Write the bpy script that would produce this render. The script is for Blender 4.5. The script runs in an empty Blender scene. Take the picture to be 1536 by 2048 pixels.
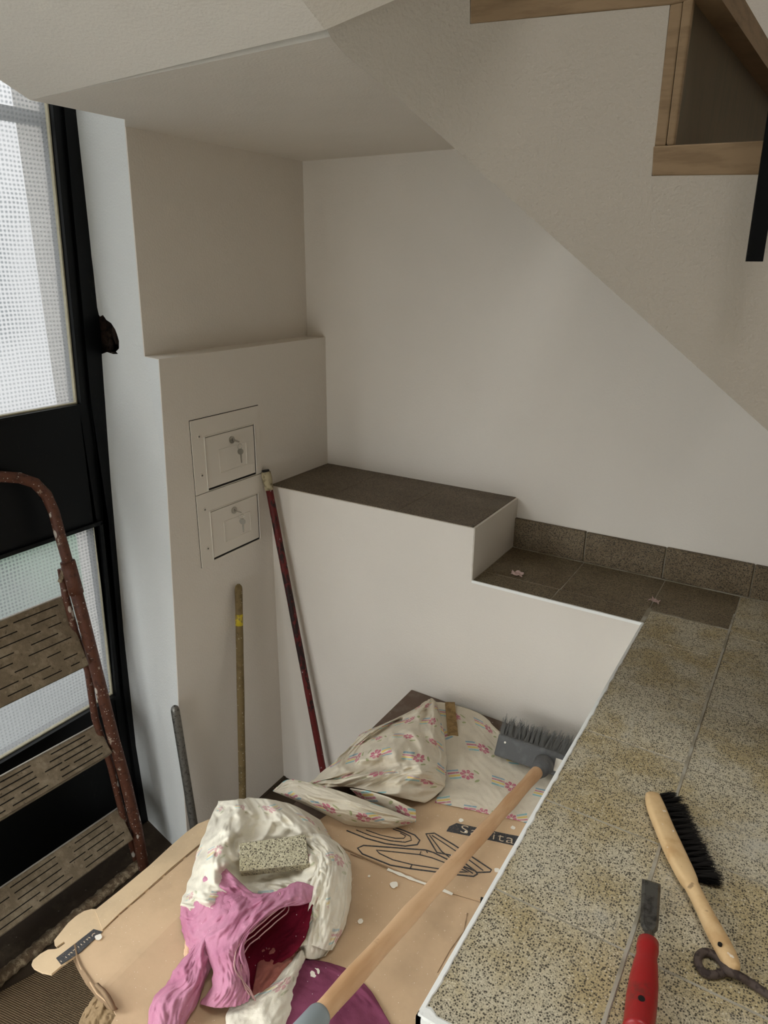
import bpy, bmesh, math, random
from math import sin, cos, pi, radians, floor, sqrt, hypot
from mathutils import Vector, Matrix, noise
from mathutils.geometry import tessellate_polygon
random.seed(7)
SC = bpy.context.scene
COL = SC.collection

# ---------------------------------------------------------------- camera
YAW, PITCH, ROLL, FPX = -0.550093, -0.337796, 0.00848324, 1414.04
CAM = Vector((0, 0, 2.0304))
_fw = Vector((sin(YAW)*cos(PITCH), cos(YAW)*cos(PITCH), sin(PITCH)))
_rt = Vector((cos(YAW), -sin(YAW), 0)); _up = _rt.cross(_fw)
RT = cos(ROLL)*_rt + sin(ROLL)*_up
UP = -sin(ROLL)*_rt + cos(ROLL)*_up
FW = _fw
cd = bpy.data.cameras.new('camera'); cam = bpy.data.objects.new('camera', cd); COL.objects.link(cam)
cd.sensor_fit = 'VERTICAL'; cd.sensor_height = 36.0; cd.lens = FPX/2048*36.0; cd.clip_start = 0.02
M = Matrix((RT, UP, -FW)).transposed().to_4x4(); M.translation = CAM
cam.matrix_world = M
SC.camera = cam
SC.view_settings.view_transform = 'Standard'; SC.view_settings.look = 'None'
SC.view_settings.gamma = 1.0; SC.view_settings.use_curve_mapping = False
SC.view_settings.exposure = 1.62
SC.cycles.use_denoising = True
SC.cycles.max_bounces = 10; SC.cycles.diffuse_bounces = 7; SC.cycles.transparent_max_bounces = 12
SC.cycles.sample_clamp_indirect = 6.0
# ---------------------------------------------------------------- light: overcast daylight through the glazing
SKY = 2.3
W = bpy.data.worlds.new('world'); SC.world = W; W.use_nodes = True
bgn = W.node_tree.nodes['Background']; bgn.inputs[0].default_value = (0.985, 0.96, 0.965, 1); bgn.inputs[1].default_value = 1.0
# CIE overcast sky: the zenith three times as bright as the horizon, the same all the way round
_n = W.node_tree.nodes; _l = W.node_tree.links
_t = _n.new('ShaderNodeTexCoord'); _s = _n.new('ShaderNodeSeparateXYZ'); _l.new(_t.outputs['Generated'], _s.inputs[0])
_m = _n.new('ShaderNodeMath'); _m.operation = 'MAXIMUM'; _m.inputs[1].default_value = 0; _l.new(_s.outputs[2], _m.inputs[0])
_a = _n.new('ShaderNodeMath'); _a.operation = 'MULTIPLY_ADD'; _a.inputs[1].default_value = 2*SKY; _a.inputs[2].default_value = SKY; _l.new(_m.outputs[0], _a.inputs[0]); _l.new(_a.outputs[0], bgn.inputs[1])
def portal(name, loc, rot, sx, sy):
    l = bpy.data.lights.new(name, 'AREA'); l.shape = 'RECTANGLE'; l.size = sx; l.size_y = sy
    l.cycles.is_portal = True
    o = bpy.data.objects.new(name, l); COL.objects.link(o); o.location = loc; o.rotation_euler = rot
portal('daylight_portal', (-1.93, 0.27, 1.95), (0, radians(-90), 0), 3.7, 2.1)
portal('daylight_portal', (0.30, 0.20, 4.32), (0, 0, 0), .9, .7)
portal('daylight_portal', (-0.92, -1.62, .98), (radians(90), 0, 0), 1.16, 1.36)

# ---------------------------------------------------------------- image point -> room helpers
def ray(x, y): return RT*((x-768)/FPX) - UP*((y-1024)/FPX) + FW
def on(x, y, ax, v):
    d = ray(x, y); return CAM + d*((v-CAM[ax])/d[ax])
def onp(x, y, P, n):
    d = ray(x, y); return CAM + d*(n.dot(P-CAM)/n.dot(d))
XL, YB, YW = -1.571, 1.80, 2.142
ZF, ZL, ZP, ZB, ZC = 0.06, 0.677, 1.129, 1.298, 2.36
XD = -1.85     # door plane
XP = -0.29     # platform edge
def zc(X, Y):  # surface of the cardboard lying over the step
    z = ZL + 0.012
    if X < -0.98: z -= 0.22*(-0.98-X)
    return z
def onc(x, y, h=0.0):
    d = ray(x, y); z = ZL + h
    for _ in range(12):
        P = CAM + d*((z-CAM.z)/d.z); z = zc(P.x, P.y) + h
    return CAM + d*((z-CAM.z)/d.z)

# ---------------------------------------------------------------- shader helpers
class S:
    def __init__(s, nt, k): s.nt, s.k = nt, k
    def m(s, op, o=None, p=None):
        n = s.nt.nodes.new('ShaderNodeMath'); n.operation = op
        for i, a in enumerate((s, o, p)):
            if a is None: continue
            if isinstance(a, S): s.nt.links.new(a.k, n.inputs[i])
            else: n.inputs[i].default_value = a
        return S(s.nt, n.outputs[0])
    def __add__(s, o): return s.m('ADD', o)
    def __sub__(s, o): return s.m('SUBTRACT', o)
    def __mul__(s, o): return s.m('MULTIPLY', o)
    def __truediv__(s, o): return s.m('DIVIDE', o)
    def lt(s, o): return s.m('LESS_THAN', o)
    def gt(s, o): return s.m('GREATER_THAN', o)
    def abs(s): return s.m('ABSOLUTE')
def L(c): return tuple(((v/255)/12.92 if v/255 <= .04045 else ((v/255+.055)/1.055)**2.4) for v in c) + (1,)
class Mat:
    def __init__(s, name, color=(128, 128, 128), rough=0.8, metal=0.0, spec=0.3):
        s.m = bpy.data.materials.new(name); s.m.use_nodes = True; s.nt = s.m.node_tree
        s.b = s.nt.nodes['Principled BSDF']
        s.b.inputs['Base Color'].default_value = L(color); s.b.inputs['Roughness'].default_value = rough
        s.b.inputs['Metallic'].default_value = metal; s.b.inputs['Specular IOR Level'].default_value = spec
        s.c = L(color); s.co = None
    def coord(s, kind='Object'):
        n = s.nt.nodes.new('ShaderNodeTexCoord'); return n.outputs[kind]
    def geo(s): return s.nt.nodes.new('ShaderNodeNewGeometry').outputs['Position']
    def noise(s, scale, detail=3, rough=.5, vec=None, dist=0, stretch=None):
        n = s.nt.nodes.new('ShaderNodeTexNoise'); n.inputs['Scale'].default_value = scale
        n.inputs['Detail'].default_value = detail; n.inputs['Roughness'].default_value = rough; n.inputs['Distortion'].default_value = dist
        v = vec or s.geo()
        if stretch:
            mp = s.nt.nodes.new('ShaderNodeMapping'); mp.inputs['Scale'].default_value = stretch
            s.nt.links.new(v, mp.inputs[0]); v = mp.outputs[0]
        s.nt.links.new(v, n.inputs['Vector']); return S(s.nt, n.outputs['Fac'])
    def voro(s, scale, out='Distance', feature='F1', vec=None, stretch=None, rnd=1.0):
        n = s.nt.nodes.new('ShaderNodeTexVoronoi'); n.feature = feature; n.inputs['Scale'].default_value = scale; n.inputs['Randomness'].default_value = rnd
        v = vec or s.geo()
        if stretch:
            mp = s.nt.nodes.new('ShaderNodeMapping'); mp.inputs['Scale'].default_value = stretch
            s.nt.links.new(v, mp.inputs[0]); v = mp.outputs[0]
        s.nt.links.new(v, n.inputs['Vector']); return n.outputs[out]
    def ramp(s, fac, lo, hi):  # smoothstep
        n = s.nt.nodes.new('ShaderNodeMapRange'); n.interpolation_type = 'SMOOTHSTEP'
        n.inputs['From Min'].default_value = lo; n.inputs['From Max'].default_value = hi
        s.nt.links.new(fac.k if isinstance(fac, S) else fac, n.inputs[0]); return S(s.nt, n.outputs[0])
    def mix(s, fac, col, amt=1.0):
        n = s.nt.nodes.new('ShaderNodeMix'); n.data_type = 'RGBA'
        f = fac*amt if amt != 1.0 else fac
        s.nt.links.new(f.k, n.inputs[0])
        if s.co: s.nt.links.new(s.co, n.inputs[6])
        else: n.inputs[6].default_value = s.c
        if isinstance(col, tuple): n.inputs[7].default_value = L(col)
        else: s.nt.links.new(col, n.inputs[7])
        s.co = n.outputs[2]; s.nt.links.new(s.co, s.b.inputs['Base Color']); return s
    def bump(s, h, strength=.3, dist=.002):
        n = s.nt.nodes.new('ShaderNodeBump'); n.inputs['Strength'].default_value = strength; n.inputs['Distance'].default_value = dist
        s.nt.links.new(h.k, n.inputs['Height'])
        if s.b.inputs['Normal'].is_linked: s.nt.links.new(s.b.inputs['Normal'].links[0].from_socket, n.inputs['Normal'])
        s.nt.links.new(n.outputs[0], s.b.inputs['Normal']); return s

def wallpaint(name, col, bs=.35, sc=170):
    m = Mat(name, col, .75, 0, .2)
    m.mix(m.ramp(m.noise(2.2, 3), .35, .7), tuple(int(c*.97) for c in col), .6)
    m.bump(m.noise(sc, 3, .55), bs, .003); m.bump(m.noise(9, 2), .2, .01)
    return m.m
def terrazzo(name, base, c2, dark, grime, sc=285, amt=.5):
    fl_ = .6 if base[0] > 150 else .12
    m = Mat(name, base, .6, 0, .35)
    m.mix(m.ramp(m.noise(7, 4, .6), .38, .66), c2)
    n1 = m.noise(sc*1.1, 2, .6)
    m.mix(m.ramp(n1, .50, .60), dark, .26)
    v = S(m.nt, m.voro(sc)); cs = m.nt.nodes.new('ShaderNodeSeparateColor')
    cc = m.voro(sc, 'Color'); m.nt.links.new(cc, cs.inputs[0]); r = S(m.nt, cs.outputs[0])
    m.mix(m.ramp(v, .50, .32)*r.gt(.44), dark, .92)
    v2 = S(m.nt, m.voro(sc*1.75)); c2_ = m.nt.nodes.new('ShaderNodeSeparateColor'); m.nt.links.new(m.voro(sc*1.75, 'Color'), c2_.inputs[0])
    m.mix(m.ramp(v2, .52, .36)*S(m.nt, c2_.outputs[1]).gt(.5), tuple(int(a_*.45+b_*.35) for a_, b_ in zip(dark, base)), .75)
    m.mix(m.ramp(v, .45, .3)*r.lt(.14), (222, 214, 190), fl_)
    m.mix(m.ramp(m.noise(4.3, 5, .65, dist=.6), .54, .74), grime, amt)
    m.bump(n1, .15, .001)
    return m.m
MT = {}
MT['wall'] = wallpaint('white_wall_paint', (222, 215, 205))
MT['wall_rough'] = wallpaint('shaded_white_stipple', (156, 147, 135), .5, 180)  # string's white paint, its shade put into a darker base colour
MT['ceil'] = wallpaint('ceiling_paint', (224, 217, 207), .3)
MT['reveal'] = wallpaint('reveal_paint', (222, 224, 222), .6, 180)
MT['edge'] = wallpaint('fresh_white_paint', (238, 238, 234), .5, 90)
MT['tile'] = terrazzo('terrazzo_tile', (196, 186, 162), (180, 162, 122), (48, 43, 35), (190, 188, 180))
MT['bench'] = terrazzo('terrazzo_dark', (118, 104, 86), (106, 92, 74), (44, 38, 30), (128, 120, 106), 260, .35)
MT['narrow'] = terrazzo('terrazzo_brown_shaded', (130, 116, 92), (116, 100, 76), (48, 42, 32), (146, 138, 122), 260, .4)  # far tiles' brown terrazzo, darkened partly for the shade lying there
MT['skirt'] = terrazzo('terrazzo_skirting', (124, 108, 84), (108, 92, 68), (46, 41, 33), (128, 120, 100), 230, .25)
MT['loose'] = terrazzo('terrazzo_offcut', (178, 170, 142), (168, 158, 126), (66, 58, 46), (190, 184, 160), 230, .3)
m = Mat('grout', (142, 134, 116), .9); m.mix(m.ramp(m.noise(14, 3), .4, .6), (176, 170, 156), .8); MT['grout'] = m.m
m = Mat('dark_red_screed', (102, 84, 72), .7); m.mix(m.ramp(m.noise(18, 5, .7), .45, .75), (128, 116, 104), .6)
m.mix(m.ramp(S(m.nt, m.voro(45)), .12, .06), (190, 184, 172), .7); MT['landing'] = m.m
m = Mat('dark_floor', (66, 54, 42), .7); m.mix(m.ramp(m.noise(12, 5, .7), .45, .75), (96, 84, 68), .7)
m.mix(m.ramp(S(m.nt, m.voro(40)), .10, .05), (150, 140, 124), .6); MT['floor'] = m.m
m = Mat('black_gloss_paint', (8, 10, 11), .42, 0, .18); m.mix(m.ramp(m.noise(14, 5, .75, stretch=(1, 1, .35)), .60, .80), (62, 62, 56), .35)
m.mix(m.ramp(S(m.nt, m.voro(70)), .06, .03), (110, 112, 108), .6); MT['black'] = m.m
m = Mat('black_bar', (4, 4, 4), .7, 0, .1); MT['bar'] = m.m
m = Mat('putty', (206, 200, 176), .8); m.mix(m.noise(90, 3), (120, 112, 84), .5); MT['putty'] = m.m
m = Mat('rusty_brown_paint', (92, 54, 38), .55, .1, .4); m.mix(m.ramp(m.noise(60, 4, .7), .5, .68), (58, 32, 22), .8)
m.mix(m.ramp(S(m.nt, m.voro(85)), .18, .12), (198, 188, 176), .8); m.mix(m.ramp(S(m.nt, m.voro(24, stretch=(1, 1, .5))), .17, .13), (206, 198, 186), .9); m.mix(m.ramp(m.noise(22, 4, .7), .62, .68), (176, 160, 142), .8)
m.bump(m.noise(120, 3), .4, .002); MT['rust'] = m.m
m = Mat('dusty_rusty_metal', (112, 94, 74), .85); m.mix(m.ramp(m.noise(50, 4, .7), .45, .65), (172, 156, 130), .9)
m.bump(m.noise(90, 4, .7), 1.0, .006); MT['crust'] = m.m
m = Mat('dusty_tread_rubber', (126, 112, 92), .9); m.mix(m.ramp(m.noise(28, 5, .7), .4, .7), (160, 146, 124), .8)
m.mix(m.ramp(S(m.nt, m.voro(26)), .17, .12), (164, 152, 130), .5); m.mix(m.ramp(m.noise(80, 4, .7), .6, .7), (70, 58, 44), .7)
m.bump(m.noise(110, 4, .7), .6, .003); MT['tread'] = m.m
m = Mat('groove_black', (22, 17, 12), .9); MT['groove'] = m.m
m = Mat('bright_metal_edge', (190, 184, 176), .45, .5); MT['edge_metal'] = m.m
m = Mat('weathered_oak', (122, 100, 74), .7); m.mix(m.ramp(m.noise(16, 4, .6, stretch=(1, 1, 6)), .4, .7), (96, 76, 52), .6)
m.mix(m.ramp(m.noise(11, 5, .7), .62, .75), (52, 38, 26), .6); m.bump(m.noise(70, 3, .6), .2, .001); MT['oak'] = m.m
m = Mat('oak_dark', (84, 70, 50), .7); m.mix(m.ramp(m.noise(20, 4, .6, stretch=(1, 3, .6)), .4, .7), (70, 64, 46), .7); MT['oak_dark'] = m.m
m = Mat('beech', (214, 176, 136), .5); m.mix(m.ramp(m.noise(26, 4, .6, vec=m.coord(), stretch=(1, .1, .3)), .35, .7), (182, 136, 92), .8)
m.mix(m.ramp(m.noise(34, 3, .6, vec=m.coord()), .68, .78), (120, 80, 50), .5); MT['beech'] = m.m
m = Mat('beech_worn', (214, 182, 136), .6); m.mix(m.ramp(m.noise(20, 4, .6), .4, .7), (186, 148, 100), .8)
m.mix(m.ramp(m.noise(60, 3), .66, .72), (232, 226, 214), .8); m.mix(m.ramp(m.noise(45, 4), .66, .74), (92, 66, 44), .6); MT['beech_worn'] = m.m
m = Mat('old_wood_pole', (118, 100, 66), .75); m.mix(m.ramp(m.noise(30, 4, .6), .45, .7), (84, 72, 46), .8)
m.mix(m.ramp(S(m.nt, m.voro(80)), .17, .1), (196, 190, 170), .8)
MT['pole_wood'] = m.m
m = Mat('red_pole_paint', (92, 26, 24), .55); m.mix(m.ramp(m.noise(34, 4, .7, stretch=(1, 1, .4)), .52, .58), (24, 20, 18), .9)
m.mix(m.ramp(m.noise(75, 3, .7, stretch=(1, 1, .5)), .66, .71), (176, 170, 172), .8); MT['pole_red'] = m.m
m = Mat('grimy_tape', (178, 166, 136), .85); m.mix(m.ramp(m.noise(70, 4), .45, .65), (108, 96, 70), .8); m.bump(m.noise(140, 3), .6, .002); MT['tape'] = m.m
m = Mat('steel_tube', (128, 126, 120), .42, .75); m.mix(m.ramp(m.noise(90, 4, .7), .5, .66), (60, 56, 50), .8)
m.mix(m.ramp(S(m.nt, m.voro(150)), .2, .1), (190, 186, 176), .6); MT['steel'] = m.m
m = Mat('chrome', (170, 166, 156), .28, .9); MT['chrome'] = m.m
m = Mat('keyhole', (20, 18, 16), .6); MT['dark'] = m.m
m = Mat('cream_plastic', (218, 211, 200), .5, 0, .35); MT['plastic'] = m.m
m = Mat('grey_plastic', (90, 90, 90), .55); m.mix(m.ramp(m.noise(30, 4), .5, .7), (116, 116, 116), .5)
m.mix(m.ramp(S(m.nt, m.voro(120)), .07, .03), (200, 200, 196), .7); MT['grey'] = m.m
m = Mat('pale_blue_grey_plastic', (134, 142, 144), .5); MT['cap'] = m.m
m = Mat('grey_bristle', (112, 112, 110), .7); MT['bristle'] = m.m
m = Mat('black_bristle', (20, 16, 13), .7); MT['bristle_black'] = m.m
m = Mat('red_plastic', (150, 24, 26), .38, 0, .5); m.mix(m.ramp(m.noise(28, 5, .7), .52, .72), (96, 44, 36), .7); m.bump(m.noise(150, 3), .3, .001); MT['red'] = m.m
m = Mat('used_blade_steel', (96, 94, 90), .4, .6); m.mix(m.ramp(m.noise(50, 5, .7), .45, .65), (48, 44, 42), .8); MT['blade'] = m.m
m = Mat('rusty_iron', (84, 72, 66), .75, .2); m.mix(m.ramp(m.noise(90, 4), .5, .6), (52, 42, 38), .8); m.bump(m.noise(160, 3), .6, .002); MT['iron'] = m.m
def card(name, c):
    m = Mat(name, c, .8, 0, .2); m.mix(m.ramp(m.noise(6, 5, .6), .4, .75), tuple(int(v*.88) for v in c), .8)
    v = S(m.nt, m.voro(95)); m.mix(m.ramp(v, .085, .05), (244, 236, 218), .9)
    m.mix(m.ramp(m.noise(24, 5, .7), .7, .74), (226, 206, 176), .6)
    m.bump(m.noise(35, 4), .25, .003); return m.m
MT['card'] = card('brown_cardboard', (204, 174, 140)); MT['card2'] = card('cardboard_print_side', (206, 176, 141)); MT['card3'] = card('pale_cardboard', (210, 184, 149))
m = Mat('torn_cardboard', (150, 124, 96), .9); m.mix(m.noise(60, 4), (110, 88, 64), .7); MT['torn'] = m.m
m = Mat('print_ink', (62, 62, 64), .75); m.mix(m.ramp(m.noise(260, 3, .8), .56, .66), (150, 126, 98), .6); MT['ink'] = m.m
m = Mat('print_reverse', (206, 188, 160), .8); MT['cream_ink'] = m.m
m = Mat('white_paint_drop', (236, 230, 216), .5); MT['drop'] = m.m
# woven mat: fine raised ribs one way, lighter threads across
m = Mat('woven_mat', (104, 86, 64), .95)
def wave(m, ang, scale):
    sp = m.nt.nodes.new('ShaderNodeSeparateXYZ'); m.nt.links.new(m.geo(), sp.inputs[0])
    x, y = S(m.nt, sp.outputs[0]), S(m.nt, sp.outputs[1])
    return ((x*cos(ang) + y*sin(ang))*scale*2*pi).m('SINE')
wa, wb = wave(m, .18, 260), wave(m, .18+pi/2, 190)
m.mix(m.ramp(wa, .2, .9), (150, 128, 98), .75); m.mix(m.ramp(wb, .5, .95), (48, 36, 24), .6); m.bump(wa+wb, .6, .002); MT['mat'] = m.m
m = Mat('jute', (150, 126, 94), .95); m.mix(m.noise(150, 3), (112, 92, 66), .7); m.bump(m.noise(200, 3), .6, .002); MT['jute'] = m.m

def flower_cloth(name, base, cell=.128, fade=1.0):
    m = Mat(name, base, .92, 0, .1)
    m.mix(m.ramp(m.noise(9, 4, .6), .42, .72), tuple(int(c*.93) for c in base), .8)
    nt = m.nt
    uvn = nt.nodes.new('ShaderNodeUVMap'); sp = nt.nodes.new('ShaderNodeSeparateXYZ'); nt.links.new(uvn.outputs[0], sp.inputs[0])
    x, y = S(nt, sp.outputs[0])/cell, S(nt, sp.outputs[1])/cell
    j = y.m('FLOOR'); x = x + j*.5; i = x.m('FLOOR')
    lx, ly = (x-i-.5)*cell, (y-j-.5)*cell
    cb = nt.nodes.new('ShaderNodeCombineXYZ'); nt.links.new(i.k, cb.inputs[0]); nt.links.new(j.k, cb.inputs[1])
    wn = nt.nodes.new('ShaderNodeTexWhiteNoise'); wn.noise_dimensions = '2D'; nt.links.new(cb.outputs[0], wn.inputs[0])
    rnd = S(nt, wn.outputs[0]); a = (rnd.gt(.5))*pi + (rnd-.5)*.9
    ca, sa = a.m('COSINE'), a.m('SINE')
    X, Y = (lx*ca + ly*sa)*.82, (ly*ca - lx*sa)*.82
    w = (m.ramp(m.noise(120, 3, .7), .66, .50)*.4 + .5)*fade      # printed ink, worn
    fx, fy = X + .012, Y
    r = (fx*fx + fy*fy).m('SQRT'); th = fy.m('ARCTAN2', fx)
    pet = r.lt((th*7.0).m('COSINE')*.0018 + .0155)*r.gt(.0045)*((th*7.0).m('COSINE')).gt(-.86)
    for k, (col, off) in enumerate((((104, 178, 190), .0), ((222, 192, 66), .0085), ((186, 78, 120), .017), ((96, 150, 178), .0255))):
        q = (X*.35 + Y*.94) + .013 - off
        pp = (X*.94 - Y*.35)
        bar = (q.abs().lt(.0024))*(pp.gt(.006))*(pp.lt(.036))
        m.mix(bar*w, col, .85)
    for (cx, cy, ang) in ((-.034, .016, .6), (-.036, -.014, -.9)):
        dx, dy = X-cx, Y-cy
        u, v = dx*cos(ang)+dy*sin(ang), dy*cos(ang)-dx*sin(ang)
        m.mix(((u*u)/(.008**2) + (v*v)/(.0032**2)).lt(1.0)*w, (132, 146, 84), .8)
    m.mix(pet*w, (184, 84, 116), .95)
    wv = m.noise(420, 2, .5); m.bump(wv, .3, .0012); m.bump(m.noise(55, 4, .65), .35, .004)
    m.mix(m.ramp(S(nt, m.voro(38)), .055, .03), (250, 248, 240), .9)
    return m.m
def plain_cloth(name, c, c2):
    m = Mat(name, c, .92, 0, .1); m.mix(m.ramp(m.noise(13, 5, .65), .4, .72), c2, .8)
    m.mix(m.ramp(m.noise(90, 4, .75), .6, .75), tuple(min(255, int(v*1.12)) for v in c), .4)
    m.mix(m.ramp(S(m.nt, m.voro(70)), .07, .04), (238, 220, 224), .7)
    m.bump(m.noise(420, 2), .3, .0012); m.bump(m.noise(60, 4, .65), .35, .004); return m.m
MT['cloth1'] = flower_cloth('flower_print_cotton', (214, 204, 184))
MT['cloth2'] = flower_cloth('white_flower_cotton', (226, 219, 202), .165, .62)
MT['pink'] = plain_cloth('pink_cotton', (192, 134, 156), (172, 108, 134))
MT['crimson'] = plain_cloth('crimson_cotton', (96, 14, 32), (72, 9, 22))
MT['rosebeige'] = plain_cloth('rose_beige_cotton', (158, 96, 86), (168, 116, 100))
MT['magenta'] = plain_cloth('magenta_cotton', (126, 66, 90), (106, 52, 74))
MT['hem'] = plain_cloth('pale_hem', (196, 160, 156), (170, 120, 128))
MT['peach'] = plain_cloth('peach_cotton', (214, 178, 146), (202, 160, 126))
m = Mat('paper_scrap', (186, 160, 152), .9); MT['paper'] = m.m
m = Mat('broken_plaster', (60, 44, 34), .95); m.mix(m.ramp(m.noise(40, 5, .8), .45, .6), (26, 18, 14), .9)
m.mix(m.ramp(m.noise(32, 5, .8), .62, .66), (148, 138, 122), .8); m.bump(m.noise(60, 5, .8), 1, .02); MT['rubble'] = m.m
m = Mat('outside_render', (120, 122, 120), .9); MT['outside'] = m.m
m = Mat('outside_paving', (112, 116, 114), .9); MT['paving'] = m.m
m = Mat('outside_leaves', (88, 128, 96), .9); MT['leaves'] = m.m
# patterned glass
g = bpy.data.materials.new('cross_reeded_glass'); g.use_nodes = True; nt = g.node_tree; nt.nodes.remove(nt.nodes['Principled BSDF'])
geo = nt.nodes.new('ShaderNodeNewGeometry'); sp = nt.nodes.new('ShaderNodeSeparateXYZ'); nt.links.new(geo.outputs['Position'], sp.inputs[0])
nz = nt.nodes.new('ShaderNodeTexNoise'); nz.inputs['Scale'].default_value = 9; nz.inputs['Detail'].default_value = 3; nt.links.new(geo.outputs['Position'], nz.inputs['Vector'])
nf = S(nt, nz.outputs['Fac'])
yy, zz = S(nt, sp.outputs[1]) + nf*.010, S(nt, sp.outputs[2]) + nf*.008
P_ = .0112
ga = ((yy*(2*pi/P_)).m('SINE')+1.0)*.5; gb = ((zz*(2*pi/P_)).m('SINE')+1.0)*.5
cellv = ga*gb                                   # 0 at the joints, 1 at the centre of each little square
big = S(nt, nt.nodes.new('ShaderNodeTexNoise').outputs['Fac']); bn = big.k.node; bn.inputs['Scale'].default_value = 3.0; bn.inputs['Detail'].default_value = 4; nt.links.new(geo.outputs['Position'], bn.inputs['Vector'])
amount = (big.m('SUBTRACT', .33)*3.2).m('MAXIMUM', .5).m('MINIMUM', 1.0)
dens = cellv*amount
cr = nt.nodes.new('ShaderNodeMix'); cr.data_type = 'RGBA'; nt.links.new(dens.k, cr.inputs[0]); cr.inputs[6].default_value = (.30, .305, .305, 1); cr.inputs[7].default_value = (.10, .112, .118, 1)
tr = nt.nodes.new('ShaderNodeBsdfTransparent'); nt.links.new(cr.outputs[2], tr.inputs[0])
tl = nt.nodes.new('ShaderNodeBsdfTranslucent'); tl.inputs[0].default_value = (.9, .93, .93, 1)
gl = nt.nodes.new('ShaderNodeBsdfGlossy'); gl.inputs['Roughness'].default_value = .25
bmp = nt.nodes.new('ShaderNodeBump'); bmp.inputs['Distance'].default_value = .003; nt.links.new(cellv.k, bmp.inputs['Height']); nt.links.new(bmp.outputs[0], gl.inputs['Normal'])
m1 = nt.nodes.new('ShaderNodeMixShader'); m1.inputs[0].default_value = .09; nt.links.new(tr.outputs[0], m1.inputs[1]); nt.links.new(tl.outputs[0], m1.inputs[2])
m2 = nt.nodes.new('ShaderNodeMixShader'); m2.inputs[0].default_value = .06; nt.links.new(m1.outputs[0], m2.inputs[1]); nt.links.new(gl.outputs[0], m2.inputs[2])
nt.links.new(m2.outputs[0], nt.nodes['Material Output'].inputs[0]); MT['glass'] = g

g = bpy.data.materials.new('clear_glass'); g.use_nodes = True; nt = g.node_tree; nt.nodes.remove(nt.nodes['Principled BSDF'])
tr = nt.nodes.new('ShaderNodeBsdfTransparent'); tr.inputs[0].default_value = (.93, .96, .96, 1)
gl = nt.nodes.new('ShaderNodeBsdfGlossy'); gl.inputs['Roughness'].default_value = .03
m2 = nt.nodes.new('ShaderNodeMixShader'); m2.inputs[0].default_value = .05; nt.links.new(tr.outputs[0], m2.inputs[1]); nt.links.new(gl.outputs[0], m2.inputs[2])
nt.links.new(m2.outputs[0], nt.nodes['Material Output'].inputs[0]); MT['clear'] = g

# ---------------------------------------------------------------- mesh helpers
def link(name, bm, mat, parent=None, smooth=False, recalc=True):
    if recalc: bmesh.ops.recalc_face_normals(bm, faces=bm.faces)
    me = bpy.data.meshes.new(name); bm.to_mesh(me); bm.free()
    for mm in (mat if isinstance(mat, list) else [mat]): me.materials.append(MT[mm])
    if smooth: me.polygons.foreach_set('use_smooth', [True]*len(me.polygons))
    o = bpy.data.objects.new(name, me); COL.objects.link(o)
    if parent: o.parent = parent
    return o
def thing(name, label, cat, loc=(0, 0, 0), group=None):
    o = bpy.data.objects.new(name, None); COL.objects.link(o); o.location = loc; o.empty_display_size = .05
    o['label'] = label; o['category'] = cat
    if group: o['group'] = group
    return o
def tag(o, label=None, cat=None, group=None, kind=None):
    if label: o['label'] = label
    if cat: o['category'] = cat
    if group: o['group'] = group
    if kind: o['kind'] = kind
    return o
def struct(name, label=None, cat=None):
    o = bpy.data.objects.new(name, None); COL.objects.link(o); return tag(o, label, cat, None, 'structure')
def rebase(o, loc):   # move the empty to loc keeping world-space child meshes where they are
    o.location = loc
    for c in o.children: c.location = -Vector(loc)
def box(bm, x0, x1, y0, y1, z0, z1, bev=0.0, seg=1, mat=0):
    ve = [bm.verts.new((x, y, z)) for x in (x0, x1) for y in (y0, y1) for z in (z0, z1)]
    F = [(0, 1, 3, 2), (4, 6, 7, 5), (0, 4, 5, 1), (2, 3, 7, 6), (0, 2, 6, 4), (1, 5, 7, 3)]
    fs = [bm.faces.new([ve[i] for i in f]) for f in F]
    for f in fs: f.material_index = mat
    if bev > 0:
        es = list({e for f in fs for e in f.edges})
        bmesh.ops.bevel(bm, geom=es, offset=bev, segments=seg, affect='EDGES', profile=.6)
    return bm
def B(*a, **k): return box(bmesh.new(), *a, **k)
def poly(bm, pts, depth=None):   # ngon; depth = extrusion vector for the far side
    vs = [bm.verts.new(p) for p in pts]
    if depth is None: bm.faces.new(vs); return
    d = Vector(depth); wb = [bm.verts.new(Vector(p)+d) for p in pts]
    bm.faces.new(vs); bm.faces.new(wb[::-1]); n = len(vs)
    for i in range(n): bm.faces.new((vs[i], wb[i], wb[(i+1) % n], vs[(i+1) % n]))
def slab(pts, depth, tri=False):
    bm = bmesh.new(); poly(bm, pts, depth)
    if tri: bmesh.ops.triangulate(bm, faces=bm.faces)
    return bm
def frames(pts):
    T = []
    for i in range(len(pts)):
        a, b = pts[max(i-1, 0)], pts[min(i+1, len(pts)-1)]; T.append((Vector(b)-Vector(a)).normalized())
    u = T[0].orthogonal().normalized(); out = []
    for t in T:
        u = (u - t*u.dot(t)).normalized(); out.append((t, u, t.cross(u)))
    return out
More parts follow.
